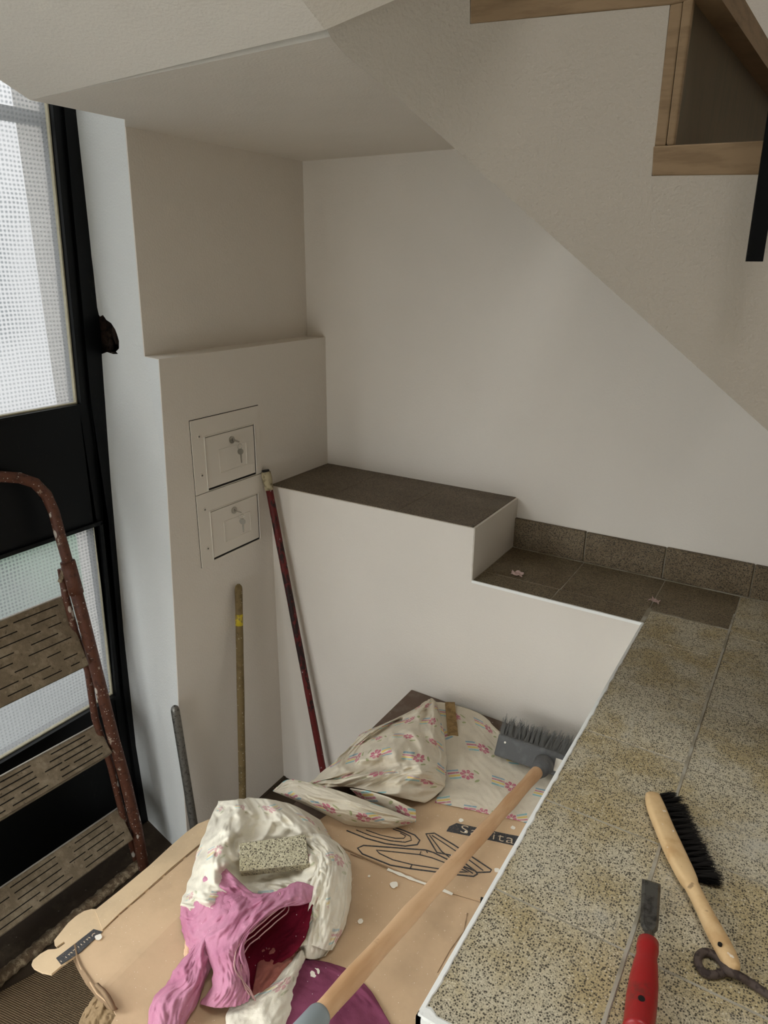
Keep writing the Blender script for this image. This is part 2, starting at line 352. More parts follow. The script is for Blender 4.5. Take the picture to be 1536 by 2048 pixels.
def tube(bm, pts, r, n=12, caps=True, rough=0.0, closed=False):
    pts = [Vector(p) for p in pts]; rs = r if isinstance(r, (list, tuple)) else [r]*len(pts)
    rings = []
    for p, (t, u, v), rr in zip(pts, frames(pts), rs):
        ring = []
        for k in range(n):
            a = 2*pi*k/n; q = rr*(1 + (rough*noise.noise(p*60 + Vector((cos(a), sin(a), 0))*1.5) if rough else 0))
            ring.append(bm.verts.new(p + (u*cos(a)+v*sin(a))*q))
        rings.append(ring)
    for i in range(len(rings)-1):
        for k in range(n): bm.faces.new((rings[i][k], rings[i][(k+1) % n], rings[i+1][(k+1) % n], rings[i+1][k]))
    if closed:
        for k in range(n): bm.faces.new((rings[-1][k], rings[-1][(k+1) % n], rings[0][(k+1) % n], rings[0][k]))
    elif caps: bm.faces.new(rings[0][::-1]); bm.faces.new(rings[-1])
    return bm
def lerp(a, b, t): return a + (b-a)*t
def line(a, b, n): a, b = Vector(a), Vector(b); return [a.lerp(b, i/n) for i in range(n+1)]
def cr(p0, p1, p2, p3, t):
    return tuple(.5*((2*b) + (-a+c)*t + (2*a-5*b+4*c-d)*t*t + (-a+3*b-3*c+d)*t**3) for a, b, c, d in zip(p0, p1, p2, p3))
def spline(pts, t):   # t in 0..1 through all pts
    n = len(pts)-1; s = min(t*n, n-1e-6); i = int(s); f = s-i
    g = lambda k: pts[min(max(k, 0), n)]
    a = g(i-1) if i > 0 else tuple(2*x-y for x, y in zip(g(0), g(1)))
    d = g(i+2) if i+2 <= n else tuple(2*x-y for x, y in zip(g(n), g(n-1)))
    return cr(a, g(i), g(i+1), d, f)
def net(rows, nu, nv, fold=None, place=None, seed=0, edge=0.0):
    """cloth surface: rows of (px, py, height); folds are added to the height"""
    G = []
    for j in range(nv+1):
        v = j/nv
        cols = [spline([(t[0], t[1], t[2]) for t in [spline([tuple(q) for q in r], i/nu) for r in rows]], v) for i in range(nu+1)]
        G.append(cols)
    P = []
    for j in range(nv+1):
        row = []
        for i in range(nu+1):
            x, y, h = G[j][i]; u, v = i/nu, j/nv
            e = min(u, 1-u, v, 1-v)
            if edge and e < .03:
                k = noise.noise(Vector((u*14+seed, v*14, seed)))*edge; x += k; y += k*.6
            if fold: h += fold(u, v, seed)*min(1, .35+e*6)
            row.append((place or onc)(x, y, max(h, .002)))
        P.append(row)
    return P
def net_mesh(bm, P, uvl, off=(0, 0), mat=0):
    nv, nu = len(P)-1, len(P[0])-1
    Lu = [0]; Lv = [0]
    mj, mi = nv//2, nu//2
    for i in range(nu): Lu.append(Lu[-1]+(P[mj][i+1]-P[mj][i]).length)
    for j in range(nv): Lv.append(Lv[-1]+(P[j+1][mi]-P[j][mi]).length)
    V = [[bm.verts.new(p) for p in r] for r in P]
    for j in range(nv):
        for i in range(nu):
            f = bm.faces.new((V[j][i], V[j][i+1], V[j+1][i+1], V[j+1][i])); f.material_index = mat
            for lp, (a, b) in zip(f.loops, ((i, j), (i+1, j), (i+1, j+1), (i, j+1))):
                lp[uvl].uv = (Lu[a]+off[0], Lv[b]+off[1])
def cloth(name, layers, mat, parent=None, thick=.0016):
    bm = bmesh.new(); uvl = bm.loops.layers.uv.new('UVMap')
    for k, P in enumerate(layers): net_mesh(bm, P, uvl, (k*.37, k*.21))
    o = link(name, bm, mat, parent, True, False)
    md = o.modifiers.new('thickness', 'SOLIDIFY'); md.thickness = thick; md.offset = 0
    return o
def ridge(u, v, s, fu, fv, amp, warp=.25, ang=0.0):
    c, n_ = cos(ang), sin(ang); a, b = u*c+v*n_, v*c-u*n_
    w = noise.noise(Vector((a*2.1+s, b*2.1, s*.7)))*warp
    k = noise.noise(Vector(((a+w)*fu+s*3.1, (b+w)*fv, s)))
    return amp*(1-abs(k)*2.2)
def folds(amp, fu, fv, ang=0.0, fine=.25):
    def f(u, v, s):
        return (ridge(u, v, s, fu, fv, amp, .3, ang) + ridge(u, v, s+5, fu*2.1, fv*1.7, amp*.5, .3, ang+.5)
                + ridge(u, v, s+9, fu*4.3, fv*3.6, amp*.28, .4, ang-.4) - amp*.45
            + fine*amp*noise.noise(Vector((u*17+s, v*17, s))))
    return f

# ---------------------------------------------------------------- the setting
def wallbox(name, pts, depth, mat='wall', tri=False, label=None):
    return tag(link(name, slab(pts, depth, tri), mat), label, None, None, 'structure')
fl = wallbox('floor', [(-1.9, -1.7, ZF), (1.3, -1.7, ZF), (1.3, 2.3, ZF), (-1.9, 2.3, ZF)], (0, 0, -.1), 'floor', label='dark dirty brown floor by the entrance door')
# back wall, right wall, wall behind the photographer
wallbox('wall_back', [(-1.85, YW, ZF), (1.2, YW, ZF), (1.2, YW, 4.2), (-1.85, YW, 4.2)], (0, .12, 0), label='tall white painted wall behind the ledge')
wallbox('wall_right', [(1.2, -1.6, ZF), (1.2, YW, ZF), (1.2, YW, 4.2), (1.2, -1.6, 4.2)], (.12, 0, 0))
wf = struct('wall_front')
for x0, x1, z0, z1 in ((-1.95, -1.5, ZF, 4.2), (-.34, 1.2, ZF, 4.2), (-1.5, -.34, 1.66, 4.2), (-1.5, -.34, ZF, .30)):
    link('masonry', B(x0, x1, -1.72, -1.6, z0, z1), 'wall', wf)
w2 = struct('added_window_2')  # added low opening behind the camera, to brighten the walls and cardboard
link('pane', B(-1.46, -.38, -1.665, -1.660, .34, 1.62), 'clear', w2)
for x0, x1, z0, z1 in ((-1.5, -1.46, .30, 1.66), (-.38, -.34, .30, 1.66), (-1.46, -.38, 1.62, 1.66), (-1.46, -.38, .30, .34)):
    link('frame', B(x0, x1, -1.69, -1.63, z0, z1), 'black', w2)
wallbox('wall_side', [(XD, -1.7, ZF), (XD, -.78, ZF), (XD, -.78, 4.2), (XD, -1.7, 4.2)], (-.1, 0, 0))
# left wall: thick lower part with the meter covers, thinner upper part set back over a ledge
ZG = on(318, 720, 0, XL).z
lo = [on(318, 720, 0, XL), on(335, 980, 0, XL), on(350, 1250, 0, XL), on(362, 1500, 0, XL)]
pb = lo[-1].copy(); pb.z = ZF; pb.y = 1.285; lo.append(pb)
XU = on(290, 714, 2, ZG).x
up_b = on(290, 714, 2, ZG); up_t = on(250, 238, 0, XU)
ut = up_b + (up_t-up_b)*((4.2-up_b.z)/(up_t.z-up_b.z))
wl = struct('wall_left', 'white wall left of the corner, its lower part thicker')
link('lower_wall', slab(lo + [Vector((XL, YW, ZF)), Vector((XL, YW, ZG))], (-.003, 0, 0), False), 'wall', wl)
link('ledge_top', slab([lo[0], up_b, Vector((XU, YW, ZG)), Vector((XL, YW, ZG))], (0, 0, .002), True), 'wall', wl)
o = link('upper_wall', slab([up_b, Vector((XU, YW, ZG)), Vector((XU, YW, 4.2)), ut, up_t], (-.004, 0, 0), False), 'wall', wl)
# reveal beside the door, with a hole broken in the plaster
frame_px = [(150, 222), (178, 480), (203, 720), (220, 960), (245, 1250), (270, 1480), (297, 1645)]
fr = [on(x, y, 0, XD) for x, y in frame_px]; fr[-1].z = ZF; top = fr[0].copy(); top.z = 4.2
outer = [up_t.copy(), up_b, lo[0], lo[1], lo[2], lo[3], lo[4]]
frb = [p - Vector((.012, 0, 0)) for p in fr]; topb = top - Vector((.012, 0, 0))
frb = frb[:2] + [frb[1].lerp(frb[2], .5)] + frb[2:]
ring = [topb] + frb + outer[::-1] + [ut]
# reveal is nearly a plane: find hole points on it by the plane through three corners
rp0 = fr[2]; rn = (lo[1]-fr[2]).cross(fr[4]-fr[2]).normalized()
hole_px = [(196, 627), (200, 633), (206, 630), (213, 640), (222, 646), (230, 658), (234, 668), (238, 682), (238, 697), (232, 703), (236, 708), (226, 708), (214, 704), (204, 708), (199, 703), (201, 690), (198, 660)]
hole = [onp(x, y, rp0, rn) for x, y in hole_px]
from mathutils.geometry import delaunay_2d_cdt
allp = ring + hole; flat2 = [Vector((p.x, p.z)) for p in ring] + [Vector((max(p.x, -1.846), p.z)) for p in hole]; n0_ = len(ring)
V_, E_, F_, *_x = delaunay_2d_cdt(flat2, [(i, (i+1) % n0_) for i in range(n0_)] + [(n0_+i, n0_+(i+1) % len(hole)) for i in range(len(hole))], [], 0, 1e-6)
def pin(c, P):
    r = False
    for i in range(len(P)):
        a, b = P[i], P[i-1]
        if (a.y > c.y) != (b.y > c.y) and c.x < (b.x-a.x)*(c.y-a.y)/(b.y-a.y)+a.x: r = not r
    return r
assert len(V_) == len(allp), len(V_)
bm = bmesh.new(); vs = [bm.verts.new(p) for p in allp]
for t in F_:
    c = sum((flat2[i] for i in t), Vector((0, 0)))/len(t)
    if pin(c, flat2[:n0_]) and not pin(c, flat2[n0_:]): bm.faces.new([vs[i] for i in t])
o = link('reveal', bm, 'reveal', wl)
if rn.y > 0: rn = -rn
bm = bmesh.new(); cen = sum(hole, Vector())/len(hole)
ringA = [bm.verts.new(p) for p in hole]
ringB = [bm.verts.new(p + (cen-p)*.04 - rn*(.02+.01*random.random()) + Vector((random.uniform(-.004, .004), 0, random.uniform(-.004, .004)))) for p in hole]
ringC = [bm.verts.new(cen + (p-cen)*.75 - rn*(.05+.02*random.random())) for p in hole]
n = len(hole)
for A_, B_ in ((ringA, ringB), (ringB, ringC)):
    for i in range(n): bm.faces.new((A_[i], A_[(i+1) % n], B_[(i+1) % n], B_[i]))
bm.faces.new(ringC)
tag(link('broken_hole', bm, 'rubble', wl), 'ragged dark hole broken in the plaster beside the door')
bm = bmesh.new()
for (x, y, s) in ((216, 668, .018), (222, 685, .012), (205, 690, .012)):
    c = onp(x, y, rp0, rn) - rn*.03
    r_ = bmesh.ops.create_icosphere(bm, subdivisions=2, radius=s)
    for v in r_['verts']:
        v.co = c + Vector((v.co.x*.7, v.co.y*.7, v.co.z*1.6))*(1+.5*noise.noise(v.co*90))
link('mortar_lump', bm, 'rubble', wl, True)

# ceiling: underside of the landing above, then the sloping underside of the next flight
XE = -1.575
yc = on(60, 200, 0, XE); yc_y = yc.y
sl0 = on(0, 160, 0, XE)
slope = (sl0.z-ZC)/(sl0.y-yc_y) if sl0.y != yc_y else -.6
SP = on(650, 60, 2, ZC); SD = Vector((cos(radians(10)), sin(radians(10)), 0)); SN = Vector((-SD.y, SD.x, 0))
def ons(x, y): return onp(x, y, SP, SN)
cl = struct('ceiling', 'white ceiling under the landing and flight above')
zt = ZC + .22
link('landing_soffit', slab([(XE, yc_y, ZC), (SP.x, SP.y+.03, ZC), (-.60, YW, ZC), (XU-.02, YW, ZC), (XU-.02, up_t.y+.006, ZC), (XU-.002, up_t.y-.001, ZC), (XE, 1.333, ZC)], (0, 0, .22), False), 'ceil', cl)
PR = ons(790, 0); far = -1.4
ang_z = lambda Y: ZC + slope*(Y-yc_y)
bm = bmesh.new()
q = [Vector((XE, yc_y, ZC)), Vector((SP.x, SP.y, ZC)), PR + (PR-SP)*2.2, Vector((SP.x+.02, far, ang_z(far))), Vector((XE, far, ang_z(far)))]
poly(bm, q, (0, 0, .25)); bmesh.ops.triangulate(bm, faces=bm.faces)
link('sloping_soffit', bm, 'ceil', cl)
up = struct('trim_4'); SX0, SX1, SY0, SY1 = -.15, .75, -.15, .55
for a in ((-1.95, SX0, -1.7, 2.25), (SX1, 1.3, -1.7, 2.25), (SX0, SX1, -1.7, SY0), (SX0, SX1, SY1, 2.25)): link('upper_ceiling', B(*a, 4.2, 4.3), 'ceil', up)
w3 = struct('added_window_3')  # added skylight, unseen, to light the platform from above
link('pane', B(SX0, SX1, SY0, SY1, 4.27, 4.275), 'clear', w3)
for a in ((SX0, SX0+.04, SY0, SY1), (SX1-.04, SX1, SY0, SY1), (SX0+.04, SX1-.04, SY0, SY0+.04), (SX0+.04, SX1-.04, SY1-.04, SY1)): link('frame', B(*a, 4.25, 4.29), 'plastic', w3)

# upper flight of stairs: white string with oak treads and risers
st = struct('staircase', 'upper flight with rough white string and oak treads')
def sz(s_, z): q = SP + SD*s_; return Vector((q.x, q.y, z))
string_px = [(652, 48), (657, 66), (668, 84), (690, 108), (885, 275), (1536, 862)]
pts = [ons(x, y) for x, y in string_px]
zt1 = ons(1303, 352).z; RS = [.70, .95, 1.20, 1.45, 1.70]
pts += [sz(1.545, ZP), sz(1.92, ZP), sz(1.92, zt1-1.0)]
for k in range(4, -1, -1): pts += [sz(RS[k], zt1-.2*(k+1)), sz(RS[k], zt1-.2*k)]
pts += [ons(1303, 352), ons(1340, 10), ons(940, 48), ons(940, -240), ons(560, -200), ons(640, 20)]
# far side follows the string's own thickness
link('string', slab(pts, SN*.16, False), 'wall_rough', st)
TB = Vector((sin(radians(3)), cos(radians(3)), 0))
def sbox(name, corners, back, mat, lab=None, out=0.0):
    P = [ons(x, y) - SN*out for x, y in corners]
    o = link(name, slab(P, TB*back, False), mat, st)
    md = o.modifiers.new('edge', 'BEVEL'); md.width = .002; md.segments = 2
    if lab: o['label'] = lab
    return o
sbox('tread', [(1303, 352), (1306, 292), (1532, 281), (1522, 350)], 1.04, 'oak', out=.001)
sbox('tread', [(940, 48), (940, -40), (1402, -60), (1386, -1), (1340, 10)], 1.04, 'oak', out=.001)
sbox('riser', [(1306, 292), (1340, 8), (1366, 2), (1331, 291)], 1.04, 'oak', out=.0)
sbox('riser_trim', [(1332, 290), (1366, 2), (1387, -4), (1347, 290)], 1.04, 'oak_dark', out=-.003)
sbox('trim_strip', [(1332, 290), (1366, 2), (1387, -4), (1347, 290)], .012, 'oak', out=.001)
sbox('riser', [(943, -40), (943, -330), (975, -335), (975, -40)], 1.04, 'oak')
for k in range(5):
    za = zt1-.2*(k+1); s1_ = RS[k+1] if k < 4 else 1.92
    for nm, P_q in (('riser', [sz(RS[k], za+.05), sz(RS[k]+.03, za+.05), sz(RS[k]+.03, za+.2), sz(RS[k], za+.2)]),
                    ('tread', [sz(RS[k], za), sz(min(s1_+.05, 1.94), za), sz(min(s1_+.05, 1.94), za+.05), sz(RS[k], za+.05)])):
        dep = min(.86, (YW-.004-max(q_.y for q_ in P_q))/TB.y)
        o = link(nm, slab([q_ - SN*.001 for q_ in P_q], TB*dep), 'oak', st)
# next tread's overhanging nosing, seen from below along the riser
a0, a1 = ons(1386, -2), ons(1386, -2) + Vector((.0, .95, 0))
bm = bmesh.new()
n0 = [ons(1384, 0), ons(1441, -4), ons(1452, -66), ons(1384, -66)]
poly(bm, n0, TB*1.04); link('tread_nosing', bm, 'oak', st)

# platform, landing, ledge masonry
pl = struct('platform', 'raised floor of speckled terrazzo tiles on the right')
front = on(845, 2030, 2, ZP).y
link('masonry', B(XP+.006, 1.2, front+.006, YW, ZF, ZP-.016), 'wall', pl)
link('masonry', B(-.80, XP+.01, YB+.05, YW, ZF, ZP-.016), 'wall', pl)
def tile(x0, x1, y0, y1, mat='tile', par=None):
    g = .0014; dz = random.uniform(-.0006, .0006)
    return link('tile', B(x0+g, x1-g, y0+g, y1-g, ZP-.018, ZP+dz, bev=.0012), mat, par or pl)
link('grout_bed', B(XP+.003, 1.2, front+.004, YW, ZP-.017, ZP-.0009), 'grout', pl)
link('grout_bed', B(-.795, XP+.004, YB+.003, YW, ZP-.017, ZP-.0009), 'grout', pl)
ys = [front, .801, 1.026, 1.265, 1.49, 1.715, 1.885]
for i in range(len(ys)-1): tile(XP, -.0865, ys[i], ys[i+1], 'tile')
tile(-.0865, .158, 1.885-.03, YW); 
ys2 = [front, .80, 1.03, 1.25, 1.49, 1.71, 1.855]
for c in range(5):
    x0 = -.0865 + .2445*c; x1 = min(x0+.2445, 1.2)
    for i in range(len(ys2)-1): tile(x0, x1, ys2[i], ys2[i+1])
    if c: tile(x0, x1, 1.855, YW)
for x0, x1 in ((-.79, -.547), (-.547, -.295)): tile(x0, x1, YB, 1.885, 'narrow')
tile(-.295, -.0865, 1.885, YW, 'narrow')
for x0, x1 in ((-.79, -.545), (-.545, -.295)): tile(x0, x1, 1.885, YW, 'narrow')
# front wall of the ledge and platform recess
fw = [(XL, ZF), (XP, ZF), (XP, ZP), (-.792, ZP), (-.792, ZB-.0005), (XL, ZB-.0005)]
bm = slab([Vector((x, YB, z-.001)) for x, z in fw], (0, .06, 0), False); link('front_wall', bm, 'wall', pl)
bn = struct('trim_1', 'raised ledge with dark speckled terrazzo top in the corner')
link('masonry', B(XL-.02, -.790, YB+.002, YW, ZP-.1, ZB-.001), 'wall', bn)
for x0, x1 in ((XL, -1.325), (-1.325, -1.06), (-1.06, -.797)):
    link('slab', B(x0, x1-.0008, YB+.005, YW, ZB-.02, ZB+.001, bev=.0005), 'bench', bn)
# ragged fresh paint on the edges
def paintline(name, a, b, w, amp, n, nrm, mat='edge'):
    a, b = Vector(a), Vector(b); d = (b-a).normalized(); s = d.cross(nrm).normalized(); bm = bmesh.new(); rows = []
    for i in range(n+1):
        p = a.lerp(b, i/n); k = w*(1+amp*noise.noise(p*38)+amp*.6*noise.noise(p*110))
        rows.append([bm.verts.new(p - s*.003 - nrm*.006), bm.verts.new(p - s*.002+nrm*.0016), bm.verts.new(p + s*k*.7+nrm*.0018), bm.verts.new(p + s*k+nrm*.0002)])
    for i in range(n):
        for k in range(3): bm.faces.new((rows[i][k], rows[i][k+1], rows[i+1][k+1], rows[i+1][k]))
    return link(name, bm, mat, pl)
UPV = Vector((0, 0, 1))
paintline('paint_edge', (XP, front-.002, ZP), (XP, YB, ZP), .0042, .6, 160, UPV)
paintline('paint_edge', (XP+.002, YB, ZP), (-.79, YB, ZP), .0035, .6, 60, UPV)
paintline('paint_edge', (.6, front, ZP), (XP-.002, front, ZP), .010, .9, 80, UPV)
paintline('grout_line', (-.0885, front, ZP-.0006), (-.0885, 1.99, ZP-.0006), .0042, .3, 120, UPV, 'grout')
paintline('grout_line', (-.296, YB, ZP-.0006), (-.296, 1.90, ZP-.0006), .011, .3, 12, UPV, 'grout')
paintline('grout_line', (-.08, 1.882, ZP-.0006), (-.29, 1.886, ZP-.0006), .006, .8, 30, UPV, 'grout')
paintline('grout_line', (.9, YW-.021, ZP-.0006), (-.79, YW-.021, ZP-.0006), .005, .7, 120, UPV, 'grout')
link('side_face', B(XP-.004, XP+.003, front-.004, YB, ZL-.3, ZP-.002), 'edge', pl)
link('end_face', B(XP-.004, 1.2, front-.004, front+.004, ZF, ZP-.002), 'edge', pl)
# skirting tiles along the back wall
sk = struct('baseboard_back', 'row of speckled terrazzo skirting tiles along the white wall')
xs = [-.796, -.55, -.307, -.066, .178, .42, .66, .90, 1.14]
for i in range(len(xs)-1):
    link('skirting_tile', B(xs[i]+.002, xs[i+1]-.002, YW-.014, YW+.002, ZP-.001, 1.2285+random.uniform(-.001, .001), bev=.0015), 'skirt', sk)
link('grout', B(-.794, 1.14, YW-.008, YW+.001, ZP, 1.226), 'grout', sk)
# landing with dark top and the hidden steps down to the door
ld = struct('landing', 'low landing with a dark stained top under the cloths')
link('masonry', B(-.985, XP, .66, YB, ZF, ZL-.02, bev=.003), 'wall', ld)
link('dark_top', B(-.99, XP, .655, YB, ZL-.02, ZL, bev=.003), 'landing', ld)
# steps toward the photographer
ns = struct('trim_2', 'steps below the near end of the platform')
for i in range(3): link('step', B(XP, 1.2, front-.28*(i+1), front-.28*i-.004, ZF, ZP-.17*(i+1), bev=.004), 'tile', ns)
tag(link('trim_3', B(XL-.004, XL+.010, 1.3, YB, ZF, ZF+.004), 'floor'), None, None, None, 'structure')

# ---------------------------------------------------------------- glazed entrance door
dr = struct('door_1', 'black painted metal door with patterned glass panes')
def dq(pts, th=.045, x=XD): return [on(px_, py_, 0, x) for px_, py_ in pts]
def dpart(name, pts, mat, dep=-.045, x=XD, bev=.002):
    o = link(name, slab(dq(pts, x=x), (dep, 0, 0), True), mat, dr)
    return o
TY = fr[0].y; ztop = 3.75
gx = [(103, 215), (160, 808)]          # inner edge of the upper pane
P1, P2 = on(103, 215, 0, XD), on(160, 808, 0, XD)
gt = P1 + (P1-P2)*((ztop-P1.z)/(P1.z-P2.z))
ft = top.copy(); ft.z = ztop+.1
Q1, Q2 = on(197, 1050, 0, XD), on(231, 1390, 0, XD)
ylow = Q2.y
zb1, zt2 = P2.z, Q1.z
zb2 = Q2.z
YL = .25                                # left stile
def strip(name, pts, mat='black', dep=-.045, x=0.0, par=None):
    P = [Vector((XD+x, y, z)) for y, z in pts]
    return link(name, slab(P, (dep, 0, 0), True), mat, par or dr)
rs = [(ft.y, ft.z)] + [(p.y+.004, p.z) for p in fr]
strip('frame_post', rs + [(ylow+.035, ZF), (Q2.y+.03, Q2.z), (Q1.y+.035, Q1.z), (P2.y+.035, P2.z), (P1.y+.035, P1.z), (gt.y+.035, ft.z)], dep=-.06, x=.004)
strip('stile', [(gt.y+.035, ztop+.06), (P1.y+.035, P1.z), (P2.y+.035, P2.z), (Q1.y+.035, Q1.z), (Q2.y+.03, Q2.z), (ylow+.035, ZF+.01), (ylow, ZF+.01), (Q2.y, Q2.z), (Q1.y, Q1.z), (P2.y, P2.z), (P1.y, P1.z), (gt.y, ztop+.06)], x=-.006)
strip('stile', [(YL, ZF+.01), (YL, ztop+.06), (YL-.1, ztop+.06), (YL-.1, ZF+.01)], x=-.006)
strip('middle_rail', [(YL, zb1), (P2.y, zb1), (Q1.y, zt2), (YL, zt2)], x=-.006)
strip('kick_panel', [(YL, zb2), (Q2.y, zb2), (ylow, ZF+.01), (YL, ZF+.01)], x=-.010)
strip('top_rail', [(YL, ztop), (gt.y, ztop), (gt.y, ztop+.06), (YL, ztop+.06)], x=-.006)
def molding(y0, y1, z0, z1, y1b, w=.012):
    strip('glazing_bead', [(y0, z0-w), (y1b+w, z0-w), (y1b, z0), (y0, z0)], dep=-.02, x=.006)
    strip('glazing_bead', [(y1b, z0), (y1b+w, z0-w), (y1+w, z1), (y1, z1)], dep=-.02, x=.006)
molding(YL, gt.y, zb1, ztop, P2.y); molding(YL, Q1.y, zb2, zt2, Q2.y)
strip('glazing_bead', [(YL, zt2), (Q1.y, zt2), (Q1.y+.012, zt2+.012), (YL, zt2+.012)], dep=-.02, x=.006)
for (a, b, c, d) in ((P2, gt, zb1, ztop), (Q2, Q1, zb2, zt2)):
    w = .004
    strip('putty_line', [(YL, c), (a.y, c), (b.y, d), (b.y-w, d), (a.y-w, c+w), (YL, c+w)], 'putty', -.012, -.012)
strip('putty_line', [(YL, zt2), (Q1.y, zt2), (Q1.y, zt2-.006), (YL, zt2-.006)], 'putty', -.012, -.012)
strip('pane', [(YL, zb1), (P2.y, zb1), (gt.y, ztop), (YL, ztop)], 'glass', -.003, -.022)
strip('pane', [(YL, zb2), (Q2.y, zb2), (Q1.y, zt2), (YL, zt2)], 'glass', -.003, -.022)
# bar seen behind the top of the glass
b0 = on(0, 205, 0, XD); 
strip('outer_lintel', [(YL, b0.z-.02), (gt.y, b0.z-.02), (gt.y, b0.z+.015), (YL, b0.z+.015)], 'outside', -.02, -.09)
# added glazed screen, out of view beside the door, to let in more daylight
w1 = struct('added_window_1', 'added tall glazed screen out of view left of the door')
def wst(name, y0, y1, z0, z1, mat='black', dep=-.045, x=-.004): return strip(name, [(y0, z0), (y1, z0), (y1, z1), (y0, z1)], mat, dep, x, w1)
wst('frame_post', .06, .15, ZF, ztop+.1); wst('frame_post', -.78, -.70, ZF, ztop+.1); pass
zw = 2.85
for z0, z1 in ((ZF, .42), (1.3, 1.45), (zw, zw+.1)):
    wst('rail', -.70, .06, z0, z1)
for y0, y1 in ((-.70, .06),):
    wst('pane', y0, y1, .42, 1.3, 'clear', -.003, -.022); wst('pane', y0, y1, 1.45, zw, 'clear', -.003, -.022); wst('panel', y0, y1, zw+.1, ztop+.1)
wallbox('wall_outer', [(XD-.0, -1.7, ztop+.1), (XD, 1.45, ztop+.1), (XD, 1.45, 4.25), (XD, -1.7, 4.25)], (-.1, 0, 0))
wallbox('wall_door_side', [(XD-.06, 1.36, ZF), (XD-.06, 2.3, ZF), (XD-.06, 2.3, 4.25), (XD-.06, 1.36, 4.25)], (-.15, 0, 0))
# street outside
tag(link('pavement', B(-9, 4, -7, 5, -.12, -.06), 'paving'), 'pale pavement seen blurred through the glass', 'pavement', None, 'structure')
o = thing('neighbouring_house', 'pale house front seen blurred through the door glass', 'house', (-8.6, 1, 0))
link('facade', B(-9, -8.6, -4, 2.2, 0, 2.6), 'outside', o); rebase(o, (-8.6, 1, 0))
bm = bmesh.new(); r_ = bmesh.ops.create_icosphere(bm, subdivisions=3, radius=.35)
for v in r_['verts']: v.co = Vector((-3.2, 1.75, .55)) + v.co*(1+.35*noise.noise(v.co*9))
tag(link('shrub', bm, 'leaves', None, True), 'green shrub outside behind the lower door glass', 'shrub')

# ---------------------------------------------------------------- meter covers in the left wall
def cover(zt_, zb_, dzt, dzb, kx, label, last=False):
    c = thing('meter_cover', label, 'meter cover', group='flush meter covers with keys')
    x = XL; y0, y1 = 1.455, 1.757
    bm = bmesh.new()    # frame as four flat bars around the door
    dy0, dy1 = 1.507, 1.729
    for a in ((y0, dy0, zb_, zt_), (dy1, y1, zb_, zt_), (dy0, dy1, dzt, zt_), (dy0, dy1, zb_, dzb)):
        if a[3]-a[2] > .001: box(bm, x-.01, x+.004, a[0], a[1], a[2]+.0006, a[3]-.0006)
    o = link('frame', bm, 'plastic', c)
    bm = bmesh.new()
    for a in ((dy0-.004, dy0, dzb, dzt+.004), (dy1, dy1+.004, dzb, dzt+.004), (dy0, dy1, dzt, dzt+.004)): box(bm, x, x+.0062, *a, bev=.0012)
    link('raised_lip', bm, 'plastic', c)
    link('shadow_gap', B(x-.002, x+.0006, y0-.0016, y1+.0010, zb_-.0004, zt_+.0014), 'dark', c)
    link('door', B(x-.003, x+.0035, dy0+.0018, dy1-.0018, dzb+.006, dzt-.0025, bev=.0012), 'plastic', c)
    link('dark_gap', B(x-.002, x+.0008, dy0+.001, dy1-.001, dzb-.0, dzb+.006), 'dark', c)
    iy0, iy1 = dy0+.055, dy1-.04; iz0, iz1 = dzb+.042, dzt-.05
    bm = bmesh.new()
    for a in ((iy0, iy1, iz0, iz0+.003), (iy0, iy1, iz1-.003, iz1), (iy0, iy0+.003, iz0, iz1), (iy1-.003, iy1, iz0, iz1)): box(bm, x+.002, x+.0048, *a, bev=.0008)
    link('label_ridge', bm, 'plastic', c)
    for zz_ in (dzt+.004 if False else zt_-.052, zb_+.058):
        for sy in (1.484,):
            bm = bmesh.new(); tube(bm, [(x+.003, sy, zz_), (x+.0055, sy, zz_)], .0075, 14); o = link('screw', bm, 'plastic', c)
            bm = bmesh.new(); tube(bm, [(x+.005, sy, zz_), (x+.0064, sy, zz_)], .0030, 10); o2 = link('screw_head', bm, 'steel', o)
    ky, kz = kx
    bm = bmesh.new(); tube(bm, [(x+.002, ky, kz), (x+.007, ky, kz), (x+.0075, ky, kz)], [.0115, .0115, .009], 20); lk = link('lock', bm, 'chrome', c)
    bm = bmesh.new(); box(bm, x+.0074, x+.0078, ky-.001, ky+.001, kz-.005, kz+.005); link('keyhole', bm, 'dark', lk)
    rebase(c, (XL, y0, zb_))
    return c
cover(1.586, 1.354, 1.527, 1.357, (1.622, 1.497), 'upper cream meter cover flush in the white wall')
cover(1.353, 1.112, 1.287, 1.122, (1.612, 1.262), 'lower cream meter cover flush in the white wall')
